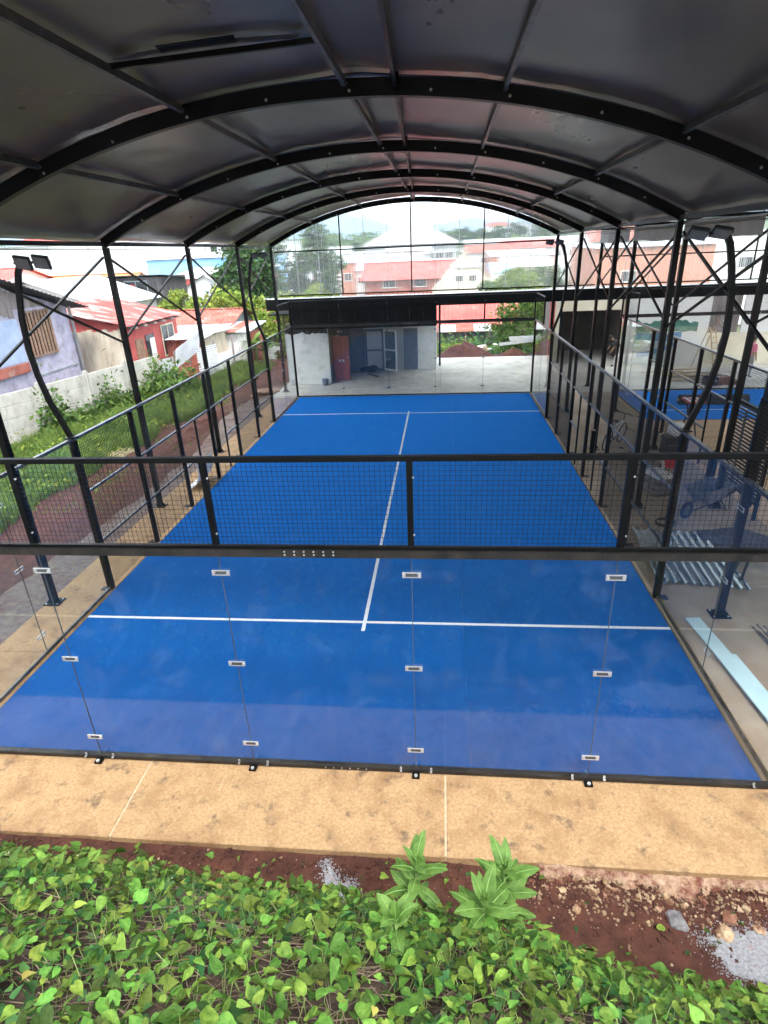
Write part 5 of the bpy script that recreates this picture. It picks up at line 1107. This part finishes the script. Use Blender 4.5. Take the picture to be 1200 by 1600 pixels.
weed('leafy weed rising before the slab, left of the two tall ones', 1.14, -2.62, 0.66, 20, 1.1, 3, lean=(0.0, 0.04))
weed('tall bright weed with upright leaves overlapping the tan slab', 1.70, -2.62, 0.76, 26, 1.25, 4, lean=(0.02, 0.05))
weed('bushy bright weed just below the tallest one', 1.56, -2.92, 0.36, 20, 1.15, 5, lean=(0.0, 0.03))
weed('weed with broad rounded leaves in the middle of the vines', 1.07, -3.3, 0.22, 9, 1.0, 6, wide=True, lean=(0.0, 0.05))
# grass blades on the bank left
V, F = [], []
for (bx, by) in ((-2.1, -2.55), (-1.9, -2.5), (-2.55, -3.3), (2.1, -3.2)):
    for k in range(9):
        a = rr.uniform(0, 6.28); z = gz(bx, by); L_ = rr.uniform(.15, .3); dx, dy = math.cos(a), math.sin(a); p = len(V)
        for t_ in (0, .5, 1): 
            w = .006*(1-t_*.9); cx_, cy__ = bx+dx*L_*.35*t_, by+dy*L_*.35*t_; V += [(cx_-dy*w, cy__+dx*w, z+L_*(t_-.25*t_*t_)), (cx_+dy*w, cy__-dx*w, z+L_*(t_-.25*t_*t_))]
        F += [(p, p+1, p+3, p+2), (p+2, p+3, p+5, p+4)]
me = bpy.data.meshes.new('grass_tufts'); me.from_pydata(V, [], F); me.materials.append(MATS['leaf_vine']); tag(link('grass_tufts', me), 'narrow grass blades poking through the vines', 'grass', kind='stuff')

# ================================================================== LOOSE THINGS
# corrugated sheets
def sheet_thing(name, label, fn_mesh, m, loc, cat='metal sheet'):
    b = MB(); fn_mesh(b); o = b.build(name, m); return tag(o, label, cat)
sheet_thing('corrugated_sheet', 'pale corrugated sheet lying on the walkway behind the right fence', lambda b: b.corr((5.25, 4.5, 0.035), (1.5, -0.25, 0.0), (0.15, 2.2, 0.02), 0.15, 0.035, per=8), 'zinc_shiny', None)
sheet_thing('corrugated_sheet', 'curved white corrugated offcut leaning by the left fence post', lambda b: b.grid(lambda u, v: (-5.62+0.42*math.sin(v*1.9), 9.0+1.1*u+0.0*v, 0.06+0.75*(1-math.cos(v*1.5))+0.018*math.sin(v*55)), 2, 64), 'white_frame', None)
for i, (a, c, w, z, lab) in enumerate([((5.42, 3.35), (5.62, 1.35), 0.24, 0.006, 'long pale blue panel on the walkway, the one underneath'), ((5.52, 2.35), (5.72, -0.35), 0.30, 0.040, 'long pale blue panel on the walkway, the one lying on top')]):
    p, q = Vector((a[0], a[1], z+0.012)), Vector((c[0], c[1], z+0.014)); o = MB().bar(p, q, w, 0.022).build('loose_board', 'pale_panel'); tag(o, lab, 'board'); bevel(o, 0.004, 1)
t = thing('rod_bundle', 'bundle of thin steel rods on the walkway beside the pale panels', 'rods', (6.5, 2.2, 0))
for i in range(9): MB().tube([(6.28+0.045*i+rr.gauss(0, .01), 3.1+rr.uniform(-.15, .15), 0.012), (6.38+0.05*i+rr.gauss(0, .02), 0.6+rr.uniform(-.2, .2), 0.012)], 0.010, 6).build('rod', 'galv_dark', t)
# sand heaps on the walkway
mound('sand_heap', 'dark grey sand heap on the walkway in front of the wheelbarrow', 'sand heap', 7.25, 6.25, 0.0, 0.95, 0.62, 0.26, 'dark_sand', 31)
mound('sand_heap', 'bluish grey sand heap at the right edge, cut by the frame', 'sand heap', 8.75, 5.7, 0.0, 0.95, 0.6, 0.24, 'stone_grey', 32)
def wheelbarrow(label, M):
    t = thing('wheelbarrow', label, 'wheelbarrow', M.translation)
    lo = [(-0.22, -0.30, 0.36), (0.22, -0.30, 0.36), (0.19, 0.28, 0.30), (-0.19, 0.28, 0.30)]; hi = [(-0.34, -0.48, 0.62), (0.34, -0.48, 0.62), (0.28, 0.56, 0.66), (-0.28, 0.56, 0.66)]
    b = MB(M); b.add(lo+hi, [(0, 1, 2, 3), (0, 4, 5, 1), (1, 5, 6, 2), (2, 6, 7, 3), (3, 7, 4, 0)]); o = b.build('tray', 'barrow_grey', t); md = o.modifiers.new('thick', 'SOLIDIFY'); md.thickness = 0.012
    b = MB(M); b.tube(hi+[hi[0]], 0.014, 6); b.build('tray_rim', 'barrow_grey', t)
    for s in (-1, 1):
        MB(M).tube([(s*0.30, -1.05, 0.62), (s*0.27, -0.75, 0.50), (s*0.20, -0.3, 0.33), (s*0.12, 0.5, 0.22), (s*0.07, 0.72, 0.19)], 0.018, 8).build('handle', 'plastic_black', t)
        MB(M).tube([(s*0.24, -0.10, 0.32), (s*0.26, -0.36, 0.02), (s*0.26, -0.46, 0.015), (s*0.23, -0.42, 0.42)], 0.014, 6).build('leg', 'plastic_black', t)
    b = MB(M)
    R_, r_, n, m_ = 0.155, 0.045, 20, 8
    b.grid(lambda u, v: (r_*math.sin(v*2*math.pi), 0.74+(R_+r_*math.cos(v*2*math.pi))*math.cos(u*2*math.pi), 0.2+(R_+r_*math.cos(v*2*math.pi))*math.sin(u*2*math.pi)), n, m_); w = b.build('tyre', 'rubber', t, smooth=True)
    MB(M).tube([(-0.03, 0.74, 0.2), (0.03, 0.74, 0.2)], 0.115, 14).build('rim', 'galv_dark', t)
    return t
wheelbarrow('grey steel wheelbarrow standing on the walkway behind the sand heap', Matrix.Translation((7.35, 7.75, 0.0)) @ Matrix.Rotation(math.radians(125), 4, 'Z'))
t = thing('work_trestle', 'low dark trestle standing behind the near column at the right edge', 'trestle', (7.0, 4.75, 0))
MB().span((6.75, 4.6, 0.40), (7.5, 4.95, 0.45)).build('top', 'barrow_grey', t)
for xx in (6.80, 7.45):
    for yy in (4.64, 4.91): MB().bar((xx, yy, 0.40), (xx+(0.05 if xx > 7 else -0.05), yy, 0.0), 0.035).build('leg', 'plastic_black', t)
# black slatted frame
t = thing('slatted_frame', 'black slatted steel frame leaning by the second court fence', 'steel frame', (8.15, 8, 0))
MB().span((8.10, 7.2, 2.26), (8.18, 9.0, 2.32)).build('rail', 'steel', t); MB().span((8.10, 7.2, 0.35), (8.18, 9.0, 0.41)).build('rail', 'steel', t)
for yy in (7.23, 8.97): MB().span((8.11, yy-0.035, 0.0), (8.17, yy+0.035, 2.255)).build('stile', 'steel', t)
for i in range(22): MB().box((8.14, 8.1, 0.47+0.083*i), (0.05, 1.66, 0.05), Matrix.Rotation(0.5, 3, 'Y')).build('slat', 'steel', t)
# bicycle
def bicycle(label, M):
    t = thing('bicycle', label, 'bicycle', M.translation)
    for yy in (-0.52, 0.52):
        b = MB(M); b.grid(lambda u, v: (0.018*math.sin(v*6.2832), yy+(0.30+0.018*math.cos(v*6.2832))*math.cos(u*6.2832), 0.32+(0.30+0.018*math.cos(v*6.2832))*math.sin(u*6.2832)), 28, 6); w = b.build('wheel', 'rubber', t, smooth=True)
        for k in range(8): a = k*math.pi/4; MB(M).tube([(0, yy, 0.32), (0, yy+0.29*math.cos(a), 0.32+0.29*math.sin(a))], 0.003, 3).build('spoke', 'galv', w)
    A, B, C_, D = (0, -0.10, 0.30), (0, -0.22, 0.78), (0, 0.36, 0.76), (0, -0.52, 0.32)
    b = MB(M)
    for p, q in ((A, B), (A, C_), ((0, -0.20, 0.72), C_), (A, D), ((0, -0.20, 0.70), D)): b.tube([p, q], 0.016, 6)
    b.build('frame', 'white_frame', t); MB(M).tube([C_, (0, 0.42, 0.60), (0, 0.52, 0.32)], 0.014, 6).build('fork', 'white_frame', t)
    MB(M).tube([(-0.28, 0.25, 0.98), (-0.20, 0.34, 1.0), (0, 0.36, 0.98), (0.20, 0.34, 1.0), (0.28, 0.25, 0.98)], 0.013, 6).build('handlebar', 'plastic_black', t); MB(M).tube([C_, (0, 0.36, 0.98)], 0.014, 6).build('stem', 'plastic_black', t)
    b = MB(M); b.add([(0, 0.02, 0.88), (-0.08, -0.22, 0.89), (0.08, -0.22, 0.89), (0, -0.27, 0.90), (0, 0.02, 0.84), (-0.07, -0.22, 0.84), (0.07, -0.22, 0.84), (0, -0.27, 0.86)], [(0, 1, 3, 2), (4, 6, 7, 5), (0, 4, 5, 1), (1, 5, 7, 3), (3, 7, 6, 2), (2, 6, 4, 0)]); s_ = b.build('saddle', 'plastic_black', t); bevel(s_, 0.015)
    MB(M).tube([B, (0, -0.23, 0.86)], 0.013, 6).build('seat_post', 'galv', t)
    MB(M).tube([(-0.05, -0.10, 0.30), (0.05, -0.10, 0.30)], 0.06, 12).build('crank', 'galv_dark', t)
bicycle('white bicycle parked on the walkway behind the right fence mesh', Matrix.Translation((6.5, 12.6, 0.0)) @ Matrix.Rotation(math.radians(-38), 4, 'Z') @ Matrix.Rotation(math.radians(8), 4, 'Y'))
# fuel can, sack, tools
t = thing('fuel_can', 'red plastic fuel can on the walkway by the far columns', 'fuel can', (7.5, 10.7, 0))
o = MB().span((7.36, 10.6, 0.0), (7.66, 10.8, 0.30)).build('body', 'red_plastic', t); bevel(o, 0.03, 3); MB().tube([(7.42, 10.7, 0.29), (7.42, 10.7, 0.38), (7.36, 10.7, 0.43)], 0.025, 8).build('spout', 'plastic_black', t); MB().tube([(7.48, 10.7, 0.28), (7.48, 10.7, 0.36), (7.62, 10.7, 0.36), (7.62, 10.7, 0.28)], 0.016, 6).build('handle', 'red_plastic', t)
bx_ = thing('tool_chest', 'black tool chest under the white sack', 'tool chest', (7.95, 11.6, 0)); o = MB().span((7.62, 11.35, 0.0), (8.22, 11.85, 0.62)).build('body', 'plastic_black', bx_); bevel(o, 0.02, 2)
for z in (0.2, 0.4): MB().span((7.66, 11.33, z), (8.18, 11.348, z+0.015)).build('drawer_gap', 'galv_dark', bx_)
me = rock_mesh('sack', 'white_sack', 77); o = link('white_sack', me, None, M=Matrix.Translation((7.92, 11.6, 0.83)) @ Matrix.Diagonal((0.20, 0.20, 0.36, 1))); me.shade_smooth(); tag(o, 'bulging white sack on a black tool chest between the columns', 'sack')
t = thing('tool_pile', 'untidy pile of tools and scrap metal on the walkway by the middle columns', 'tools', (6.7, 10.3, 0))
for i in range(26):
    x, y = rr.gauss(6.75, 0.3), rr.gauss(10.4, 0.55); a = rr.uniform(0, 3.14); L_ = rr.uniform(0.1, 0.4); MB().bar((x, y, 0.03+0.02*(i % 4)), (x+math.cos(a)*L_, y+math.sin(a)*L_, 0.04+rr.uniform(0, 0.25)), rr.uniform(0.02, 0.07), 0.03).build('piece', rr.choice(['barrow_grey', 'galv_dark', 'white_sack', 'plastic_black', 'cloth_blue', 'wood']), t)
for i, (xx, yy, lab) in enumerate([(5.6, 11.45, 'short black stub post standing on the walkway near the fence gate'), (8.1, 9.6, 'short black stub post standing beside the slatted frame')]):
    t = thing('stub_post', lab, 'post', (xx, yy, 0)); MB().span((xx-0.05, yy-0.05, 0.012), (xx+0.05, yy+0.05, 0.85)).build('post', 'steel', t); MB().span((xx-0.045, yy-0.045, 0.852), (xx+0.045, yy+0.045, 0.865)).build('cap', 'wood', t); link('base_plate', M_BASE, t, loc=(xx, yy, 0))
t = thing('trestle_rack', 'black folding rack with a red and white striped tray by the second court', 'rack', (9.1, 13.8, 0))
for s in (-0.25, 0.25): MB().bar((9.0, 13.8+s, 0), (9.25, 13.8+s, 1.05), 0.04).build('leg', 'plastic_black', t); MB().bar((9.3, 13.8+s, 0), (9.05, 13.8+s, 1.05), 0.04).build('leg', 'plastic_black', t)
MB().span((8.9, 13.5, 1.06), (9.4, 14.1, 1.12)).build('tray', 'red_plastic', t)
for i in range(3): MB().span((8.95+0.16*i, 13.49, 1.07), (9.02+0.16*i, 14.11, 1.125)).build('stripe', 'white_frame', t)
t = thing('rolled_turf', 'dark rolled mat lying on the half-laid second court', 'roll', (11, 17.6, 0.2)); MB().tube([(10.2, 17.6, 0.2), (12.6, 17.5, 0.2)], 0.19, 18).build('roll', 'cloth_dark', t); MB().tube([(10.19, 17.6, 0.2), (10.15, 17.6, 0.2)], 0.06, 10).build('core', 'wood', t)
t = thing('cement_bags', 'stack of grey paper cement bags beside the walkway columns', 'cement bags', (6.6, 8.9, 0))
for i in range(4):
    o = MB().box((6.6+0.03*(i % 2), 8.9+0.02*i, 0.07+0.13*i), (0.42, 0.62, 0.125), Matrix.Rotation(0.25+0.12*(i % 2), 3, 'Z')).build('bag', 'white_sack' if i == 3 else 'stone_grey', t); bevel(o, 0.05, 3)
t = thing('cable_coil', 'loose coil of black cable on the walkway floor', 'cable', (6.2, 7.0, 0)); b = MB(); b.tube([(6.2+(0.20+0.012*math.sin(k*1.7))*math.cos(k*0.42), 7.0+(0.20+0.015*math.cos(k*1.1))*math.sin(k*0.42), 0.015+0.0009*k) for k in range(75)], 0.009, 5); b.build('cable', 'rubber', t, smooth=True)
for (p_, q_, lab) in (((7.75, 13.9, 0.02), (7.25, 16.2, 0.02), 'long plank lying on the walkway near the far columns'), ((6.35, 14.2, 0.02), (6.9, 15.9, 0.02), 'shorter plank lying beside the bicycle on the walkway')):
    tag(MB().bar(p_, q_, 0.18, 0.035).build('loose_plank', 'wood'), lab, 'plank')
# site clutter before the mural
t = thing('plank_pile', 'pile of planks and formwork on the plaza before the mural', 'planks', (12.0, 22.6, 0))
for i in range(12): MB().box((rr.gauss(12.2, 0.9), rr.gauss(22.5, 0.5), 0.03+0.035*i*0.6), (rr.uniform(1.0, 2.4), 0.16, 0.03), Matrix.Rotation(rr.gauss(0, 0.25), 3, 'Z')).build('plank', rr.choice(['wood', 'grey_wood', 'wood']), t)
mound('sand_heap', 'brown rubble heap beside the planks on the plaza', 'sand heap', 13.3, 21.2, 0.0, 0.9, 0.5, 0.3, 'stone_brown', 41)
t = thing('black_crate', 'black plastic crate on the plaza beside the planks', 'crate', (12.6, 20.9, 0))
for (a, c) in (((12.4, 20.75, 0), (12.42, 21.15, 0.34)), ((12.88, 20.75, 0), (12.9, 21.15, 0.34)), ((12.42, 20.75, 0), (12.88, 20.77, 0.34)), ((12.42, 21.13, 0), (12.88, 21.15, 0.34)), ((12.42, 20.77, 0), (12.88, 21.13, 0.02))): MB().span(a, c).build('side', 'plastic_black', t)
# paint bucket by store room; rags
t = thing('grey_bucket', 'dark grey bucket at the corner of the pale store room', 'bucket', (-4.28, 22.5, 0)); MB().tube([(-4.28, 22.5, 0.0), (-4.28, 22.5, 0.30)], [0.13, 0.16], 16).build('body', 'slate_wall', t); MB().tube([(-4.44, 22.5, 0.29), (-4.40, 22.42, 0.20), (-4.28, 22.36, 0.16), (-4.16, 22.42, 0.20), (-4.12, 22.5, 0.29)], 0.006, 5).build('handle', 'galv', t)
t = thing('scrap_heap', 'black bundle of bags and boards on the floor before the dark doorway', 'scrap', (-2.7, 24.9, 0))
me = rock_mesh('bag', 'plastic_black', 91); link('bag', me, t, M=Matrix.Translation((-2.35, 25.3, 0.2)) @ Matrix.Scale(0.28, 4)); link('bag', me, t, M=Matrix.Translation((-2.75, 25.4, 0.15)) @ Matrix.Scale(0.22, 4))
for i, (x, y, a) in enumerate(((-3.2, 24.6, 0.4), (-2.2, 24.4, -0.9), (-2.9, 24.9, 0.1))): MB().box((x, y, 0.03+0.03*i), (1.0, 0.14, 0.03), Matrix.Rotation(a, 3, 'Z')).build('board', ('grey_board', 'black_wood', 'grey_wood')[i], t)
t = thing('paving_stack', 'low stack of flat pinkish slabs outside the far left fence corner', 'slab stack', (-7.0, 21.3, -0.2))
for i in range(3): MB().box((-7.0+0.08*i, 21.3+0.5*(i % 2), -0.15+0.09*i), (1.1, 0.7, 0.08), Matrix.Rotation(0.2*i, 3, 'Z')).build('slab', 'rubble', t)
# ladder
def ladder(label, M, h=2.4):
    t = thing('step_ladder', label, 'ladder', M.translation)
    for s in (-1, 1):
        MB(M).bar((s*0.26, 0, 0), (s*0.18, 0.55, h), 0.06, 0.03).build('stile', 'wood', t); MB(M).bar((s*0.26, 1.15, 0), (s*0.18, 0.62, h), 0.05, 0.03).build('back_leg', 'wood', t)
    for i in range(7): f = (i+0.8)/7.6; MB(M).bar((-lerp(.26, .18, f), 0.55*f, h*f), (lerp(.26, .18, f), 0.55*f, h*f), 0.09, 0.025).build('tread', 'wood', t)
ladder('wooden step ladder carrying a worker before the mural wall', Matrix.Translation((14.25, 24.2, 0)) @ Matrix.Rotation(math.radians(35), 4, 'Z'), 1.9)
# ================================================================== PEOPLE
def person(label, J, mats, M, hair='hair'):
    """J: joint positions (local). one continuous skinned body; material by nearest joint group"""
    t = thing('person', label, 'person', M.translation)
    names = list(J); idx = {n: i for i, n in enumerate(names)}
    E = [('pelvis', 'waist'), ('waist', 'chest'), ('chest', 'neck'), ('neck', 'chin'), ('chin', 'head')]
    for s in 'lr': E += [('chest', 'sh'+s), ('sh'+s, 'el'+s), ('el'+s, 'wr'+s), ('wr'+s, 'ha'+s), ('pelvis', 'hi'+s), ('hi'+s, 'kn'+s), ('kn'+s, 'an'+s), ('an'+s, 'to'+s)]
    R = dict(pelvis=.145, waist=.125, chest=.155, neck=.055, chin=.072, head=.098)
    for s in 'lr': R.update({'sh'+s: .062, 'el'+s: .046, 'wr'+s: .033, 'ha'+s: .034, 'hi'+s: .092, 'kn'+s: .066, 'an'+s: .046, 'to'+s: .042})
    me = bpy.data.meshes.new('body'); me.from_pydata([J[n] for n in names], [(idx[a], idx[b_]) for a, b_ in E], []); o = bpy.data.objects.new('tmp', me); COL.objects.link(o)
    md = o.modifiers.new('s', 'SKIN'); md.use_smooth_shade = True; sv = me.skin_vertices[0].data
    for n in names: r = R[n]; sv[idx[n]].radius = (r, r*(0.8 if n in ('pelvis', 'waist', 'chest') else 1)); sv[idx[n]].use_root = (n == 'pelvis')
    sb = o.modifiers.new('ss', 'SUBSURF'); sb.levels = 2; sb.render_levels = 2
    dg = bpy.context.evaluated_depsgraph_get(); me2 = bpy.data.meshes.new_from_object(o.evaluated_get(dg)); COL.objects.unlink(o); bpy.data.objects.remove(o)
    me2.name = 'body'; me2.materials.clear()
    for m in ('skin', mats[0], mats[1], 'plastic_black'): me2.materials.append(MATS[m])
    segs = [(Vector(J[a]), Vector(J[b_]), 0 if b_[:2] in ('ch', 'he', 'wr', 'ha') and b_ != 'chest' else 3 if b_[:2] == 'to' else 2 if b_[:2] in ('hi', 'kn', 'an') else 1) for a, b_ in E]
    segs.append((Vector(J['pelvis']), Vector(J['pelvis']), 2))
    for p in me2.polygons:
        best = None
        for a, c, k in segs:
            d = c-a; u = 0 if d.length == 0 else max(0, min(1, (p.center-a).dot(d)/d.length_squared)); q = (p.center-(a+d*u)).length
            if best is None or q < best[0]: best = (q, k)
        p.material_index = best[1]; p.use_smooth = True
    body = link('body', me2, t, M=M)
    h = Vector(J['head']); c = Vector(J['chin']); f = (Vector(J['head'])-Vector(J['chin'])).normalized()
    bm = bmesh.new(); bmesh.ops.create_icosphere(bm, subdivisions=2, radius=0.108)
    for v in bm.verts: v.co = v.co + h + f*0.02 + Vector((0, -0.015, 0.01))
    hm = bpy.data.meshes.new('hair'); bm.to_mesh(hm); bm.free(); hm.materials.append(MATS[hair]); hm.shade_smooth(); link('hair', hm, t, M=M)
    for s, n in ((1, 'hal'), (-1, 'har')):   # fingers
        hp = Vector(J[n]); wd = (hp-Vector(J['wr'+n[-1]])).normalized(); sd_ = wd.cross(Vector((0, 1, 0))).normalized() if abs(wd.y) < .9 else Vector((1, 0, 0))
        b = MB()
        for k in range(4): p = hp+sd_*(-0.024+0.016*k); b.tube([p, p+wd*0.045, p+wd*(0.075-0.006*abs(k-1.5))+Vector((0, 0.012, 0))], [0.009, 0.008, 0.006], 5)
        b.tube([hp+sd_*0.03-wd*0.02, hp+sd_*0.05+wd*0.02, hp+sd_*0.052+wd*0.05], [0.010, 0.009, 0.007], 5)
        me3 = b.mesh('fingers', 'skin', None, True); link('fingers', me3, t, M=M)
    # nose and ears give the head a face
    b = MB(); fz = lerp(0, 1, 0.5); mid = (h+c)/2
    b.add([mid+Vector((0, 0.085, 0.03)), mid+Vector((-0.016, 0.095, -0.01)), mid+Vector((0.016, 0.095, -0.01)), mid+Vector((0, 0.118, -0.008))], [(0, 1, 3), (0, 3, 2), (1, 2, 3), (0, 2, 1)])
    link('nose', b.mesh('nose', 'skin'), t, M=M)
    return t
stand = dict(pelvis=(0, 0, .95), waist=(0, .0, 1.12), chest=(0, 0, 1.35), neck=(0, 0, 1.50), chin=(0, .02, 1.58), head=(0, .015, 1.68),
             shl=(-.19, 0, 1.42), ell=(-.24, -.03, 1.14), wrl=(-.23, .05, .90), hal=(-.22, .07, .82), shr=(.19, 0, 1.42), elr=(.24, -.03, 1.14), wrr=(.23, .05, .90), har=(.22, .07, .82),
             hil=(-.09, 0, .90), knl=(-.10, .02, .50), anl=(-.10, -.01, .08), tol=(-.10, .14, .045), hir=(.09, 0, .90), knr=(.10, .02, .50), anr=(.10, -.01, .08), tor=(.10, .14, .045))
bend = dict(stand); bend.update(pelvis=(0, -.10, .92), waist=(0, .02, 1.06), chest=(0, .20, 1.22), neck=(0, .31, 1.32), chin=(0, .38, 1.36), head=(0, .44, 1.42), shl=(-.18, .24, 1.26), ell=(-.22, .30, 1.0), wrl=(-.20, .42, .80), hal=(-.19, .46, .72), shr=(.18, .24, 1.26), elr=(.22, .32, 1.0), wrr=(.20, .45, .82), har=(.19, .49, .75),
            hil=(-.09, -.09, .88), knl=(-.11, .12, .50), anl=(-.12, .20, .08), tol=(-.12, .34, .045), hir=(.09, -.09, .88), knr=(.11, -.08, .48), anr=(.12, -.32, .10), tor=(.12, -.20, .045))
reach = dict(stand); reach.update(ell=(-.26, .10, 1.50), wrl=(-.22, .28, 1.68), hal=(-.21, .32, 1.75), elr=(.26, .12, 1.25), wrr=(.20, .33, 1.30), har=(.19, .40, 1.32), knl=(-.1, .10, .52), anl=(-.1, .05, .10), tol=(-.1, .19, .08))
person('worker in dark shirt and pale trousers stooping before the garage bay', bend, ('cloth_dark', 'cloth_light'), Matrix.Translation((10.0, 25.6, 0)) @ Matrix.Rotation(math.radians(100), 4, 'Z'))
person('worker in dark clothes standing on the ladder before the mural', reach, ('cloth_grey', 'cloth_blue'), Matrix.Translation((14.28, 24.1, 0.55)) @ Matrix.Rotation(math.radians(20), 4, 'Z'))
person('person in a pink top and grey trousers standing at the far right', stand, ('cloth_pink', 'cloth_grey'), Matrix.Translation((14.75, 22.3, 0)) @ Matrix.Rotation(math.radians(-70), 4, 'Z'))

# ================================================================== HAZE
HM = bpy.data.materials.new('haze'); HM.use_nodes = True; ht = HM.node_tree; ht.nodes.clear()
ho = N('ShaderNodeOutputMaterial', ht); hv = N('ShaderNodeVolumePrincipled', ht); hv.inputs['Color'].default_value = (0.62, 0.80, 1.0, 1); hv.inputs['Density'].default_value = 0.00038; hv.inputs['Anisotropy'].default_value = 0.2
ht.links.new(hv.outputs[0], ho.inputs['Volume']); MATS['haze'] = HM
tag(MB().span((-4200, -400, -24), (4200, 4200, 420)).build('haze', 'haze'), 'pale blue haze in the air over the town and hills', 'haze', kind='stuff')
